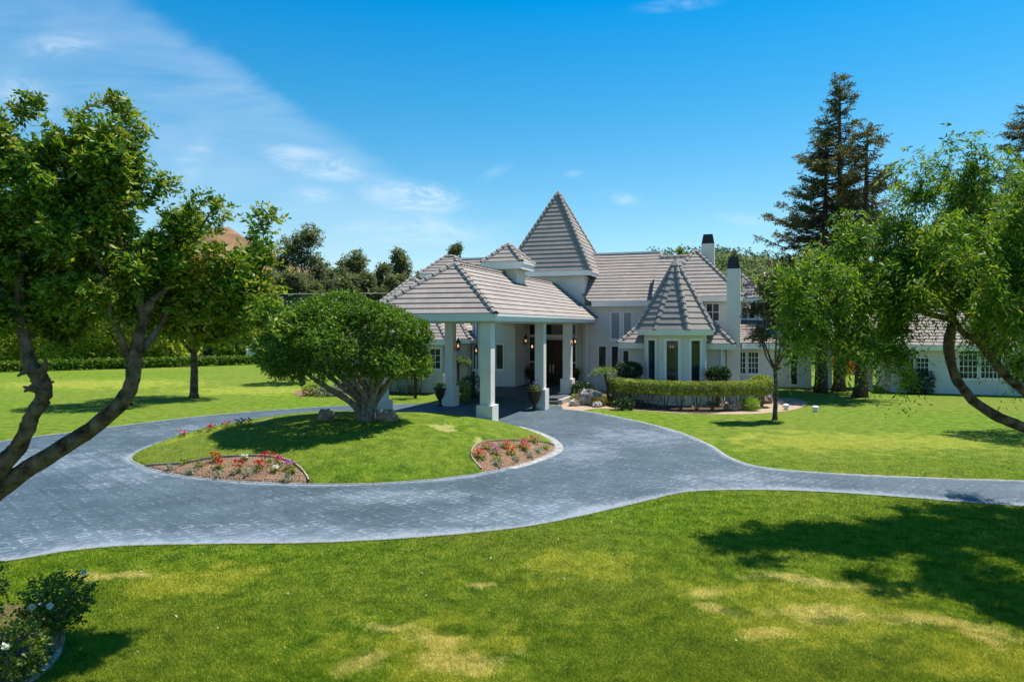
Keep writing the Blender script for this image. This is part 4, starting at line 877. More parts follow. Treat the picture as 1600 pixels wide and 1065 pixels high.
# --- generic trees
def tree(name, base, blobs, label, cat, leaf, n, nl, length, ll, lw, bark=BARK, r0=.2, fork=2.2, group=None, droop=.2, sub=3, lean=(0, 0), **kw):
    o = thing(name, base, label, cat, group); b_ = Vector(base); f_ = b_+Vector((lean[0], lean[1], fork)); mb = MB()
    mb.tube([b_+Vector((0, 0, -.05)), b_+Vector((0, 0, .3)), b_.lerp(f_, .6)+Vector((.04, 0, 0)), f_], [r0*1.4, r0*1.05, r0*.9, r0*.8], 10, rough=.12)
    limbs(mb, f_, blobs, r0*.55, sub=sub); obj('trunk', mb, bark, o, smooth=True)
    crown('crown', blobs, n, nl, length, ll, lw, leaf, o, droop=droop, **kw); return o
B = G(303, 621)
tree('lawn_tree', B, [(B[0], B[1], 6.2, 3.0, 3., 2.0), (B[0]-1.6, B[1], 5.2, 1.9, 2, 1.5), (B[0]+1.9, B[1], 5.6, 2., 2, 1.5), (B[0]+.6, B[1]-.6, 4.3, 1.5, 1.5, 1.), (B[0]+1.5, B[1], 7.6, 1.2, 1.3, 1.2)], 'tree with a straight pale trunk on the far left lawn', 'tree', LM_CI, 2300, 10, .6, .2, .08, r0=.24, fork=2.6)
B = G(200, 633)
tree('lawn_tree', B, [(B[0], B[1], 5.6, 2.6, 2.6, 1.8), (B[0]-1.6, B[1], 4.8, 1.7, 2, 1.3), (B[0]+1.6, B[1], 5., 1.7, 2, 1.3)], 'tree on the left lawn hidden behind the leaning trunk', 'tree', LM_CI, 1700, 10, .6, .2, .08, r0=.18, fork=2.4)
B = G(472, 598)
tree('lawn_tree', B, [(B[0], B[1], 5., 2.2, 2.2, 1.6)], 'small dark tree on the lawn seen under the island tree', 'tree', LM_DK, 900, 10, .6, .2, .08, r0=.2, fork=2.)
B = G(1211, 656)
tree('magnolia_tree', B, [(B[0]+.1, B[1], 5.2, .8, .8, 1.0), (B[0]-.7, B[1], 4.0, .6, .6, .55), (B[0]+.8, B[1]+.3, 4.1, .6, .6, .7), (B[0]-.3, B[1], 6.3, .6, .6, .6), (B[0]+.9, B[1], 3.1, .45, .5, .4), (B[0]-.9, B[1]+.2, 5.2, .45, .5, .4), (B[0]+.5, B[1], 6.2, .5, .5, .5), (B[0]+1.1, B[1], 5.2, .5, .5, .5)],
     'slender young magnolia with bronze leaves on the right lawn', 'tree', LM_MG, 620, 10, .4, .18, .085, r0=.1, fork=2.3, shell=.2, sub=4)
# off frame neighbour whose shade reaches the far right lawn
B = (22.5, 27.5, 0)
tree('lawn_tree', B, [(B[0], B[1], 5.5, 2.8, 2.8, 1.8), (B[0]-1.8, B[1]+.5, 5, 1.7, 1.8, 1.2)], 'round tree beyond the bent trunk at the right edge', 'tree', LM_R, 1500, 11, .6, .17, .06, r0=.2, fork=2.5, droop=.6)
# --- shrubs
def shrub(name, c, r, label, leaf, n=500, cat='shrub', ll=.09, lw=.045, stem=.0, group=None, core=True, length=.16, box=None):
    o = thing(name, (c[0], c[1], 0), label, cat, group); mb = MB()
    for k in range(5):
        a_ = k*1.26; mb.tube([(c[0]+.05*math.cos(a_), c[1]+.05*math.sin(a_), -.02), (c[0]+r[0]*.35*math.cos(a_), c[1]+r[1]*.35*math.sin(a_), c[2])], [.035, .015], 5)
    obj('stem', mb, BARK, o)
    d_ = unit(RG.normal(size=(n, 3)))
    if box: d_ = d_/np.maximum(np.abs(d_).max(1, keepdims=True), .01)**box
    rr_ = (.55+.42*RG.random(n)**.5)[:, None] if core else (.15+.8*RG.random(n)**.5)[:, None]
    V, f = spray(np.array(c)+d_*np.array(r)*rr_, d_+np.array([0, 0, .3])+RG.normal(size=(n, 3))*.5, length, 8, ll, lw, .1, flat=.3); npobj('foliage', V, f, leaf, o); return o
def at(x, yb, yt, yc=None): p = G(x, yb); return p
# curved hedge round the turret
hp = cat_rom([(5.6, 38.3), (6.5, 36.9), (8.1, 35.75), (9.9, 35.3), (11.7, 35.5), (13.3, 36.6)], 16)
hg = thing('clipped_hedge', (9.9, 35.3, 0), 'long curved yellow green clipped hedge in front of the turret', 'hedge')
hpa = np.array(hp); n = 9000; k = RG.integers(0, len(hpa)-1, n); t_ = RG.random(n); ctr = hpa[k]*(1-t_)[:, None]+hpa[k+1]*t_[:, None]
tg = unit(np.concatenate([hpa[k+1]-hpa[k], np.zeros((n, 1))], 1)); nm = np.stack([-tg[:, 1], tg[:, 0], np.zeros(n)], 1)
a_ = RG.random(n)*2*np.pi; sq = np.maximum(np.abs(np.cos(a_)), np.abs(np.sin(a_))); cw = np.cos(a_)/sq**.75*.42; cz = np.sin(a_)/sq**.75*.3; rd = (.6+.4*RG.random(n)**.5)
endk = np.minimum(k+t_, len(hpa)-1-(k+t_)); sh = np.clip(endk/2.5, .45, 1)
b_ = np.concatenate([ctr, np.full((n, 1), 1.13)], 1)+nm*(cw*rd*sh)[:, None]+np.array([0, 0, 1.])*(cz*rd*sh)[:, None]
dd = nm*np.cos(a_)[:, None]+np.array([0, 0, 1.])*np.sin(a_)[:, None]+RG.normal(size=(n, 3))*.5
low_b = np.concatenate([ctr[:900], (.35+.6*RG.random((900, 1)))], 1)+RG.normal(size=(900, 3))*.14
V, f = joinVF([spray(b_, dd, .1, 7, .07, .038, .05, flat=.3), spray(low_b, RG.normal(size=(900, 3)), .12, 6, .06, .035, .1)]); npobj('foliage', V, f, LM_HG, hg)
mb = MB()
for i in range(3, len(hp)-2, 7):
    for s_ in (-1, 0, 1):
        p = hp[i]; mb.tube([(p[0]+.04*s_, p[1], -.02), (p[0]+.16*s_+random.uniform(-.05, .05), p[1]+random.uniform(-.1, .1), .5), (p[0]+.28*s_, p[1], 1.05)], [.035, .028, .015], 5)
obj('stem', mb, BARK, hg)
# left bed hedge (before the left wing)
hl = [Lc(-15, 12.3), Lc(-11.5, 12.2), Lc(-8.2, 12.4)]
for i, (p0, q0, p1, lb) in enumerate(((-15.5, 12.2, -9.0, 'pale clipped hedge below the left wing windows behind the island tree'),)):
    o = thing('clipped_hedge', Lc((p0+p1)/2, q0), lb, 'hedge'); n = 3500; pp2 = p0+(p1-p0)*RG.random(n); a_ = RG.random(n)*2*np.pi; sq = np.maximum(np.abs(np.cos(a_)), np.abs(np.sin(a_)))
    b_ = np.array([Lc(p, q0+c_*.4, 1.35+s_*.28) for p, c_, s_ in zip(pp2, np.cos(a_)/sq**.75, np.sin(a_)/sq**.75)])
    lo = np.array([Lc(p, q0+.3*random.uniform(-1, 1), random.uniform(.2, 1.1)) for p in pp2[:700]])
    V, f = joinVF([spray(b_, RG.normal(size=(n, 3)), .12, 7, .085, .05, .05), spray(lo, RG.normal(size=(700, 3)), .14, 6, .08, .04, .05)]); npobj('foliage', V, f, LM_HG, o)
    mb = MB()
    for k in range(9):
        for s_ in (-1, 1): p = p0+.4+(p1-p0-.8)*k/8; mb.tube([Lc(p, q0, -.02), Lc(p+.2*s_, q0, 1.2)], [.035, .015], 5)
    obj('stem', mb, BARK, o)
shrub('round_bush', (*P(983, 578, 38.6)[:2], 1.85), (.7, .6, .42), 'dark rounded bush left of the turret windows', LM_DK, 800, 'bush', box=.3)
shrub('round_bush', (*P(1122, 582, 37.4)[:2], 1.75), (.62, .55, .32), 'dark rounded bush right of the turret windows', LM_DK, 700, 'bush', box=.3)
shrub('round_bush', (*P(1190, 599, 36.9)[:2], 1.15), (.68, .6, .5), 'olive green round bush beside the right end of the curved hedge', LM_HG, 800, 'bush')
shrub('grass_tuft', (*G(1171, 641)[:2], .3), (.42, .4, .3), 'bright lime tuft beside the tan rock', leafmat('leaf_lime', [(.1, .2, .02), (.2, .33, .03), (.3, .4, .05)], .4, .5), 260, 'ornamental grass', .2, .018, core=False, length=.2)
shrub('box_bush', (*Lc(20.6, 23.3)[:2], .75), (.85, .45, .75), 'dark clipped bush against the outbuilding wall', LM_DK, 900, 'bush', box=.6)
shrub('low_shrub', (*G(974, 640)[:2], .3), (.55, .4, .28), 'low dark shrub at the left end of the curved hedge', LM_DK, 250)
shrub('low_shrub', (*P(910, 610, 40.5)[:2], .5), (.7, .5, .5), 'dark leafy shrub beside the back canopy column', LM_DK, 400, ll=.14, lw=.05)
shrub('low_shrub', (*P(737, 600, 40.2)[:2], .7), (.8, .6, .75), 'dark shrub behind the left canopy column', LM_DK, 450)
shrub('low_shrub', (*P(720, 600, 39.)[:2], .6), (.5, .45, .6), 'pale leaved shrub beside the left canopy column', LM_HG, 350)
for x, y, lb in ((905, 628, 'left yellow green succulent clump between the rocks'), (945, 630, 'yellow green succulent clump right of the pale rock'), (936, 634, 'small succulent clump in front of the pale rock')):
    shrub('succulent_clump', (*G(x, y)[:2], .22), (.45, .35, .22), lb, leafmat('succulent', [(.16, .2, .05), (.32, .3, .09), (.42, .26, .1)], .2, .5), 160, 'plant', .13, .04, length=.12)
for x, y, lb in ((510, 619, 'grey green mound plant in the bed behind the island tree'), (530, 618, 'silvery low plant right of its green neighbour'), (488, 618, 'small brown green plant at the bed end')):
    shrub('low_shrub', (*G(x, y)[:2], .3), (.6, .4, .32), lb, LM_GR if x != 488 else LM_CI, 220)
# small palms
def palm(x, yb, ytop, lb, spread=1., n=13, lean=0., tr=.07):
    b_ = G(x, yb); zt_ = H-(ytop-HZ)/F*b_[1]; o = thing('small_palm', b_, lb, 'palm'); top = Vector((b_[0]+lean, b_[1], zt_)); mb = MB()
    mb.tube([b_, (b_[0]+lean*.3, b_[1], zt_*.5), top], [tr*.8, tr*.9, tr*1.1], 8, rough=.15); obj('trunk', mb, BARKR, o, smooth=True)
    parts = []
    for k in range(n):
        a_ = 2*math.pi*k/n+random.uniform(-.2, .2); el = random.uniform(.15, 1.0); L_ = spread*random.uniform(.75, 1.05)
        seg = 9; pts = []
        for j in range(seg+1):
            s_ = j/seg; pts.append((top.x+math.cos(a_)*L_*s_*math.cos(el*.6), top.y+math.sin(a_)*L_*s_*math.cos(el*.6), top.z+L_*(s_*math.sin(el)-.75*s_*s_)))
        pts = np.array(pts); parts.append(spray(pts[:-1], pts[1:]-pts[:-1], L_/seg, 8, .24*spread, .03*spread, .15, out=1.1, flat=.8))
    V, f = joinVF(parts); npobj('frond_crown', V, f, LM_PM, o)
palm(951, 632, 578, 'small palm with arching fronds at the right of the entrance', .95, lean=-.25); palm(649, 622, 572, 'small dark stemmed palm between the island tree and the left urn', 1.15, tr=.12)
palm(716, 612, 565, 'small palm behind the left canopy columns', 1.2)
# rocks
def rock(x, y, r, lb, mat=None, sq=(1, .8, .75), island=False):
    p = ((x-800)/F*(TB[1]-.35+(658-y)*.12), TB[1]-.35+(658-y)*.12, 0) if island else G(x, y); p = (p[0], p[1], float(mound(p[0], p[1])) if island else 0); rd_ = r*p[1]/F; mb = MB(); mb.ball((p[0], p[1], p[2]+rd_*sq[2]*.6), rd_, n=6, sq=sq, jit=.22)
    obj('rock', mb, mat or ROCK, label=lb, cat='rock', smooth=False)
rock(509, 655, 14, 'brown boulder left of the island tree trunks', island=True); rock(605, 657, 18, 'rough brown boulder right of the island tree trunks', sq=(1, .8, .65), island=True)
rock(582, 650, 11, 'boulder close behind the island tree trunks', island=True); rock(921, 632, 18, 'large pale pointed rock in the sand bed', ROCKW, (1, .7, .85)); rock(897, 634, 9, 'small pale rock beside the large pointed one', ROCKW)
rock(933, 636, 8, 'small cream rock right of the large pointed one', ROCKW); rock(1146, 641, 15, 'tan boulder at the right end of the curved hedge', ROCK, (1, .8, .55)); rock(1195, 630, 12, 'brown rock below the olive round bush')
rock(637, 613, 12, 'tan rock in the bed before the left wing', ROCKW, (1, .7, .6)); rock(1165, 636, 7, 'small flat rock beside the lime tuft')
# urns
def urn(x=None, yb=None, pos=None, lb='', plant='green', s=1.0):
    b_ = pos or G(x, yb); o = thing('urn_planter', b_, lb, 'planter', 'urn planters round the entrance'); mb = MB()
    mb.lathe(b_, [(0, 0), (.2*s, 0), (.2*s, .06*s), (.1*s, .12*s), (.09*s, .3*s), (.16*s, .38*s), (.28*s, .6*s), (.33*s, .85*s), (.4*s, .95*s), (.41*s, 1.0*s), (.35*s, 1.0*s), (.33*s, .93*s), (0, .92*s)], 20)
    obj('urn', mb, URN, o, smooth=True)
    n = 90; p0 = np.array(b_)+np.array([0, 0, .92*s])+np.concatenate([RG.normal(size=(n, 2))*.1, np.zeros((n, 1))], 1)
    V, f = spray(p0, RG.normal(size=(n, 3))*.45+np.array([0, 0, 1.]), .45*s, 9, .1, .03, .2); npobj('foliage', V, f, LM_CI, o)
    if plant != 'green':
        p1 = p0[:40]+np.array([0, 0, .35*s])+RG.normal(size=(40, 3))*.14; V, f = spray(p1, RG.normal(size=(40, 3))*.3+np.array([0, 0, 1.]), .12, 7, .05, .035, 0); npobj('blossom', V, f, FL[plant], o)
urn(688, 634, lb='brown urn planter in front of the left canopy column'); urn(835, 641, lb='brown urn planter of lilac flowers beside the right canopy column', plant='lilac', s=1.05)
urn(pos=Lc(-4.0, 18.4, .3), lb='dark urn with pink blooms against the entrance side wall', plant='pink'); urn(pos=Lc(-.9, 18.6, .3), lb='dark urn planter right of the front door', s=.95)
# flowers
GPF = 'bedding plants in the island flower beds'
def bloom(x, y, colr, lb, s=1.0, leaf=None):
    b_ = Gm(x, y); o = thing('bedding_plant', b_, lb, 'flower', GPF); n = 26; mb = MB()
    p0 = np.array(b_)+RG.normal(size=(n, 3))*np.array([.07, .07, .02])*s; V, f = spray(p0, RG.normal(size=(n, 3))*.6+np.array([0, 0, .8]), .16*s, 6, .07, .035, .1); npobj('foliage', V, f, leaf or LM_CI, o)
    if colr:
        n = 16; p1 = np.array(b_)+np.array([0, 0, .16*s])+np.clip(RG.normal(size=(n, 3)), -1.6, 1.6)*np.array([.08, .075, .035])*s; V, f = spray(p1, RG.normal(size=(n, 3))*.5+np.array([0, 0, .6]), .04, 6, .055, .055, 0, flat=.2); npobj('blossom', V, f, FL[colr], o)
LF = [(264, 733, None, 'grey green sprig at the left tip of the front bed'), (288, 724, None, 'dark leafy sprig by the left edging of the front bed'), (297, 738, None, 'grey green sprig near the kerb, second from the left tip'), (312, 728, None, 'brown green sprig left of the red geraniums'),
      (336, 720, 'red', 'small red geranium on the edging of the front bed'), (342, 731, 'red', 'red geranium left of the bare patch of soil'), (373, 736, 'red', 'large red geranium in the middle of the front bed'), (341, 743, None, 'grey lavender tuft below the left red geraniums'),
      (389, 742, None, 'grey lavender tuft below the large red geranium'), (405, 732, 'red', 'tall red geranium right of the middle'), (418, 723, 'red', 'brightest red geranium near the top edging'), (434, 726, 'pink', 'pink geranium near the right edging'),
      (430, 736, 'white', 'white flowered plant in the front bed'), (452, 732, 'mauve', 'mauve trailing flowers at the right end of the front bed'), (449, 749, None, 'grey lavender tuft near the right end kerb'), (382, 719, 'white', 'tiny cream flower on the top edging'),
      (456, 739, None, 'dark leafy sprig under the mauve flowers'),
      (284, 683, 'pink', 'pale pink flowers on the back rim of the island'), (328, 674, 'red', 'bright red flowers on the back rim of the island'), (355, 669, 'salmon', 'salmon flowers on the back rim of the island'), (374, 666, 'mauve', 'mauve flowers on the back rim of the island'), (388, 665, 'red', 'rightmost red flowers on the back rim of the island'), (311, 677, None, 'green sprig between the pink and red rim flowers'),
      (752, 716, 'orange', 'orange flowers at the lower left of the right bed'), (745, 713, 'salmon', 'salmon flowers beside the edging of the right bed'), (762, 702, 'salmon', 'salmon flowers at the upper left of the right bed'), (774, 709, 'mauve', 'mauve flowers in the right bed'), (784, 698, None, 'dark sprig at the top edging of the right bed'),
      (798, 709, 'orange', 'rusty orange flowers in the middle of the right bed'), (792, 700, 'salmon', 'faded salmon flowers near the top of the right bed'), (815, 699, 'pink', 'large magenta pink flowers in the right bed'), (820, 704, 'orange', 'small orange flowers below the magenta ones'), (835, 692, 'pink', 'deep pink flowers at the far right of the right bed'),
      (776, 719, None, 'green tuft below the mauve flowers'), (776, 727, None, 'grey green tuft near the kerb of the right bed'), (827, 713, None, 'silver tuft at the right side of the right bed'), (806, 719, None, 'pale dry tuft in the right bed'), (841, 706, None, 'pale dry tuft below the deep pink flowers'), (853, 701, None, 'tiny dark sprig at the right tip of the right bed')]
for i, (x, y, cl_, lb) in enumerate(LF):
    s_ = 1.5 if 'large' in lb or 'brightest' in lb else (1.15 if cl_ else 1.0)
    if cl_ == 'white': s_ = .7
    bloom(x, y, cl_, lb, s_, LM_GR if ('grey' in lb or 'silver' in lb or 'pale dry' in lb) else None)
# roses
def rosebush(c, r, lb, flowers, n=420):
    o = thing('rose_bush', (c[0], c[1], 0), lb, 'rose bush'); mb = MB()
    for k in range(9):
        a_ = k*.7; e = Vector((c[0]+r[0]*.8*math.cos(a_)*random.uniform(.5, 1), c[1]+r[1]*.8*math.sin(a_)*random.uniform(.5, 1), c[2]+r[2]*random.uniform(-.2, .9)))
        s_ = Vector((c[0]+random.uniform(-.06, .06), c[1], -.02)); mb.tube([s_, s_.lerp(e, .5)+Vector((random.uniform(-.1, .1), 0, .08)), e], [.03, .022, .008], 6)
    obj('stem', mb, BARKG, o); d_ = unit(RG.normal(size=(n, 3))); b_ = np.array(c)+d_*np.array(r)*(.25+.75*RG.random(n)**.6)[:, None]
    V, f = spray(b_, d_+RG.normal(size=(n, 3))*.5, .14, 6, .065, .042, .1, flat=.35); npobj('foliage', V, f, LM_RS, o)
    for (x, y, Y) in flowers:
        p = np.array(P(x, y, Y)); n2_ = 30; dd_ = unit(RG.normal(size=(n2_, 3))+np.array([0, -.3, .4])); V, f = spray(p+dd_*.006, dd_, .02, 3, .036, .042, 0, flat=.1); npobj('rose_flower', V, f, FL['white'], o)
c1 = P(88, 945, 9.25); rosebush((c1[0], c1[1], .66), (.42, .34, .34), 'taller dark leaved rose bush with small white roses beside the lawn', [(50, 948, 8.8), (78, 946, 8.8), (131, 894, 8.9)], 420)
c1 = P(22, 1010, 8.3); rosebush((c1[0], c1[1], .45), (.36, .32, .32), 'lower rose bush in sun with one white rose near the bottom corner', [(8, 1009, 7.9)], 300)
c1 = P(-60, 930, 9.2); rosebush((c1[0], c1[1], .8), (.5, .4, .6), 'rose bush mostly outside the left edge with yellow leaves', [], 380)
# lawn lights, box, fence
for x, y, lb in ((1228, 640, 'small white lawn light near the magnolia tree'), (1274, 643, 'small white lawn light in front of the redwoods')):
    b_ = G(x, y); mb = MB(); mb.lathe((b_[0], b_[1], 0), [(.1, 0), (.1, .12), (.16, .13), (.16, .26), (.1, .3), (0, .31)], 12); obj('lawn_light', mb, TRIM, label=lb, cat='garden light')
b_ = P(366, 567, 70); mb = MB(); bx0 = G(366, 570); T0 = lambda p, q, z: (bx0[0]+p, bx0[1]+5+q, z+.35); mb.box(-.5, .5, -.35, .35, 0, 1.15, T=T0); mb.frustum((0, 0), .56, .45, 1.15, 1.3, T=T0, d0=.4, d1=.3); obj('utility_box', mb, TRIM, label='pale utility box behind the low hedge at the far end of the left lawn', cat='utility box', bevel=.04)
mb = MB(); e0, e1 = P(325, 560, 84), P(432, 560, 84); fnc = thing('screen_fence', (e0[0], 84, 0), 'black screened fence behind the far left lawn', 'fence')
T0 = lambda p, q, z: (p, 84+q, z); obj('panel', MB().box(e0[0], e1[0], -.03, .03, .2, 2.9, T=T0), BLACK, fnc)
for k in range(6): xx = e0[0]+(e1[0]-e0[0])*k/5; obj('post', MB().box(xx-.06, xx+.06, -.1, -.031, 0, 3.1, T=T0), BLACK, fnc)
# --- far low hedge along the lawn
hA = (-95, 41); lh = thing('low_hedge', (-40, 68, 0), 'long low clipped hedge along the far edge of the left lawn', 'hedge')
pl = np.array([G(-500, 625)[:2], G(0, 581)[:2], G(220, 575)[:2], G(400, 569)[:2], G(480, 568)[:2]]); 
seg = np.linalg.norm(np.diff(pl, axis=0), axis=1); cum = np.concatenate([[0], np.cumsum(seg)]); n = 12000; s_ = RG.random(n)*cum[-1]
X_ = np.interp(s_, cum, pl[:, 0]); Y_ = np.interp(s_, cum, pl[:, 1]); b_ = np.stack([X_+RG.normal(size=n)*.25, Y_+RG.uniform(-.5, .5, n), .1+.85*RG.random(n)], 1)
V, f = spray(b_, RG.normal(size=(n, 3))+np.array([0, 0, .3]), .2, 5, .2, .13, 0); npobj('foliage', V, f, LM_ISL, lh)
# --- citrus row behind it
gp = 'citrus trees in a row behind the low hedge'
c0 = tree('citrus_tree', (-52, 76, 0), [(-52, 76, 2.7, 2.3, 2.2, 1.9), (-51, 76, 3.8, 1.6, 1.6, 1.3), (-53.2, 76, 2.2, 1.5, 1.6, 1.5), (-52, 75.6, 1.2, 1.9, 1.5, 1.0)], 'leafy citrus tree in the row behind the low hedge, first from the left', 'citrus tree', LM_CR, 1000, 9, .5, .3, .16, r0=.12, fork=.8, group=gp, shell=.25)
for i in range(22):
    if i == 5: c0.location = (-66+i*2.9, 66+i*.85, 0); c0['label'] = 'sixth citrus tree from the left in the row behind the low hedge'; continue
    x_ = -66+i*2.9+random.uniform(-.5, .5); y_ = 66+i*.85+random.uniform(-.6, .8); s_ = random.uniform(.85, 1.2)
    if abs(x_+30) < 5: y_ += 9
    dup(c0, (x_, y_, 0), random.uniform(0, 6), ORD[i]+' citrus tree from the left in the row behind the low hedge', (s_*1.1, s_*1.1, s_*random.uniform(1.1, 1.35)))
# --- far trees
FT = [(480, 358, 110, 48), (445, 400, 108, 26), (560, 398, 115, 36), (600, 412, 112, 22), (630, 392, 118, 30), (535, 420, 100, 30), (718, 380, 120, 20), (690, 405, 125, 24), (410, 430, 105, 30), (655, 425, 110, 22), (500, 450, 95, 30), (590, 460, 95, 30), (425, 425, 100, 34), (462, 425, 96, 30), (540, 432, 92, 34), (575, 428, 94, 26), (620, 430, 94, 30)]
def fartree(x, ytop, Y, wr, lb, leaf=LM_EU, group='eucalyptus trees in the distance on the left', cat='eucalyptus tree', nm='eucalyptus_tree', n=620):
    b_ = ((x-800)/F*Y, Y, 0); zt_ = H+(HZ-ytop)/F*Y; r = wr*Y/F; bl = []
    for k in range(13):
        t_ = .25+.68*k/12; w_ = random.uniform(.3, .5)*r; bl.append((b_[0]+random.uniform(-.8, .8)*r*(1.15-t_*.55), Y+random.uniform(-.5, .5)*r, zt_*t_, w_, w_, w_*random.uniform(.8, 1.3)))
    bl.append((b_[0]+random.uniform(-.2, .2)*r, Y, zt_-r*.3, r*.3, r*.3, r*.32))
    return tree(nm, b_, bl, lb, cat, leaf, int(n*3), 10, 1.5, .5, .24, r0=.35, fork=zt_*.3, group=group, shell=.0, sub=1, rnd=1.1, up=.6)
FLB = ['tallest eucalyptus on the left skyline beside the brown hill', 'eucalyptus left of and lower than the tallest one', 'broad eucalyptus right of the tallest one', 'narrow eucalyptus in the gap right of the broad one', 'eucalyptus nearest the canopy roof left corner', 'lower tree between the tallest and the broad eucalyptus', 'treetop showing above the small left hip roof', 'treetop left of the one above the small hip roof', 'dark tree beside the leaning tree crown', 'low tree just behind the left wing roof', 'low dark tree behind the island tree top', 'low dark tree between island tree top and canopy roof', 'shorter tree in front of the hill beside the leaning tree crown', 'shorter tree in front of the tallest eucalyptus', 'shorter tree in front of the broad eucalyptus', 'shorter narrow tree behind the middle of the overhead wire', 'shorter tree left of the canopy roof tip']
for (x, y, Y, w), lb in zip(FT, FLB): fartree(x, y, Y, w, lb)
for i in range(18): fartree(-40+i*40, 436+random.uniform(-15, 15), 98+random.uniform(-3, 3), 34, ORD[i]+' dark tree from the left in the belt behind the left lawn', LM_EU, 'dark trees in the belt behind the left lawn', 'tree', 'background_tree', 420)
for i in range(13): fartree(1195+i*42, 440+random.uniform(-20, 20), 78+random.uniform(-5, 5), 40, ORD[i]+' green tree from the left beyond the breezeway and outbuilding', LM_CI, 'green trees behind the outbuilding', 'tree', 'background_tree', 520)
# --- wire
mb = MB(); mb.tube([P(250, 456, 88), P(430, 459.5, 88), P(620, 458, 88), P(800, 452, 88)], .05, 5); mb.tube([P(250, 456, 88), (P(250, 456, 88)[0], 88, 0)], .15, 6); mb.tube([P(800, 452, 88), (P(800, 452, 88)[0], 88, 0)], .15, 6); obj('overhead_wire', mb, CONC, label='pale overhead wire in front of the far left trees', cat='wire')
# --- hills
def hill(name, prof, Y0, Y1, mat, seed=0, amp=1.5):
    rs = np.random.default_rng(seed); xs = np.linspace(prof[0][0], prof[-1][0], 120); ys = np.interp(xs, [p[0] for p in prof], [p[1] for p in prof]); nr = 40; V = []; nn = rs.normal(size=(nr, 120))
    for j in range(nr):
        t_ = j/(nr-1); Y = Y0+(Y1-Y0)*t_
        for i, (x, y) in enumerate(zip(xs, ys)):
            zt_ = H+(HZ-y)/F*Y1; s_ = t_*t_*(3-2*t_); V.append(((x-800)/F*Y, Y, zt_*s_-1+nn[j, i]*amp*min(t_*2, 1)*.6*(t_ < .99)))
    mb = MB(); mb.v = V
    for j in range(nr-1):
        for i in range(119): a_ = j*120+i; mb.f.append((a_, a_+1, a_+121, a_+120)); mb.m.append(0); mb.uv.append([(0, 0)]*4)
    obj(name, mb, mat, smooth=True, kind='structure'); return np.array(V).reshape(nr, 120, 3)
BROWN = surf('dry_hill', (.13, .075, .045), (.3, .18, .1), .03, 1, .6, .3, .05, 8); GREENH = surf('green_hill', (.05, .085, .02), (.12, .13, .05), .02, 1, .5, .3, .05, 8)
hill('brown_hill', [(-900, 480), (-200, 475), (100, 460), (250, 420), (310, 372), (335, 357), (365, 360), (400, 388), (425, 396), (450, 410), (520, 436), (640, 446), (760, 475), (860, 500)], 190, 420, BROWN, 1)
HV = hill('green_hill', [(760, 500), (900, 425), (1000, 405), (1060, 398), (1110, 396), (1180, 403), (1250, 412), (1330, 425), (1500, 440), (1800, 430), (2600, 450)], 160, 330, GREENH, 2)
n = 3000; j = RG.integers(8, 39, n); i = RG.integers(5, 70, n); b_ = HV[j, i]+RG.normal(size=(n, 3))*np.array([1.5, 1.5, .3]); b_ = np.repeat(b_, 5, 0)+RG.normal(size=(n*5, 3))*np.array([1.1, 1.1, .9])+np.array([0, 0, 1.6])
V, f = spray(b_, RG.normal(size=(n*5, 3)), .8, 5, .9, .6, .1); npobj('orchard', V, f, leafmat('leaf_orchard', [(.02, .05, .015), (.05, .1, .025), (.09, .15, .035)], .2, .6), None, kind='stuff', label='dense green orchard covering the far hillside on the right', cat='orchard')
fartree(1062, 388, 150, 10, 'treetop peeping above the main roof right of its ridge', LM_CI, None, 'tree', 'hillside_tree', 300); fartree(1148, 392, 150, 7, 'lone dark tree on the hillside crest behind the chimney', LM_EU, None, 'tree', 'hillside_tree', 250)
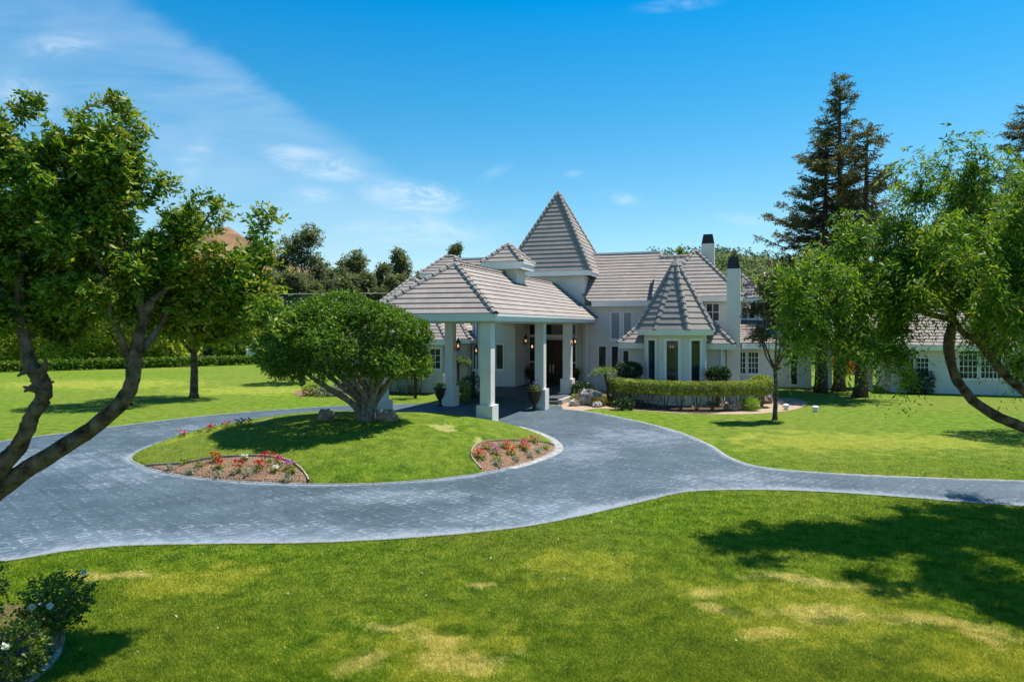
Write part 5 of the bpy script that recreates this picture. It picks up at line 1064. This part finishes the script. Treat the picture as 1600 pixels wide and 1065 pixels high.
# far side planting seen through the breezeway
shrub('flowering_shrub', (*P(1322, 575, 62)[:2], 1.2), (1.6, 1.2, 1.2), 'red flowered shrub seen through the breezeway opening', FL['red'], 300, ll=.2, lw=.12)
# ------------------------------------------------------------------ grass blades
def blades(n, ymin, ymax, seed, hs=1.0):
    rg = np.random.default_rng(seed); Y = 1/(rg.random(n)*(1/ymin-1/ymax)+1/ymax); X = (rg.random(n)*2-1)*Y*.84
    ok = ~inpoly(X, Y, DRV) | inpoly(X, Y, ISL); ok &= ~(inpoly(X, Y, polyL) & inpoly(X, Y, ISL)) & ~(inpoly(X, Y, polyR) & inpoly(X, Y, ISL)); ok &= ~((X < -5.9) & (np.hypot(X+6.9, Y-8.6) < 1.15))
    X, Y = X[ok], Y[ok]; n = len(X); Z = mound(X, Y); sc = np.clip(Y/9, 1, 1.9); fd = np.clip((30-Y)/13, .02, 1)
    lf = np.sin(X*1.3+np.sin(Y*1.7)*2)*np.cos(Y*1.1+X*.4); h_ = (.026+.024*rg.random(n)+.007*lf)*hs*fd; w_ = .0048*sc*(1+.4*rg.random(n))
    az = rg.random(n)*2*np.pi; d_ = np.stack([np.cos(az), np.sin(az), np.zeros(n)], 1); ln = rg.normal(size=(n, 3))*.45; ln[:, 2] = 1; ln = unit(ln)
    B0 = np.stack([X, Y, Z], 1); V = np.stack([B0-d_*w_[:, None], B0+d_*w_[:, None], B0+ln*h_[:, None]], 1).reshape(-1, 3); return V, np.arange(n*3).reshape(n, 3)
V, f = blades(900000, 7.3, 30, 3); npobj('grass', V, f, BLADE, None, kind='stuff', label='short mown green grass of the lawns with dry yellow patches', cat='grass')
# a few fallen leaves
mb = MB(); n = 60; Yr = RG.uniform(8.2, 17, n); b_ = np.stack([RG.uniform(-.7, .75, n)*Yr, Yr, np.full(n, .05)], 1); ok = ~inpoly(b_[:, 0], b_[:, 1], DRV); V, f = spray(b_[ok], RG.normal(size=(ok.sum(), 3))*np.array([1, 1, .05]), .05, 1, .07, .035, 0, flat=.9)
npobj('fallen_leaves', V, f, surf('dry_leaf', (.3, .22, .11), (.45, .37, .22), 5, .8), None, kind='stuff', label='scattered pale fallen leaves on the near lawn', cat='leaves')
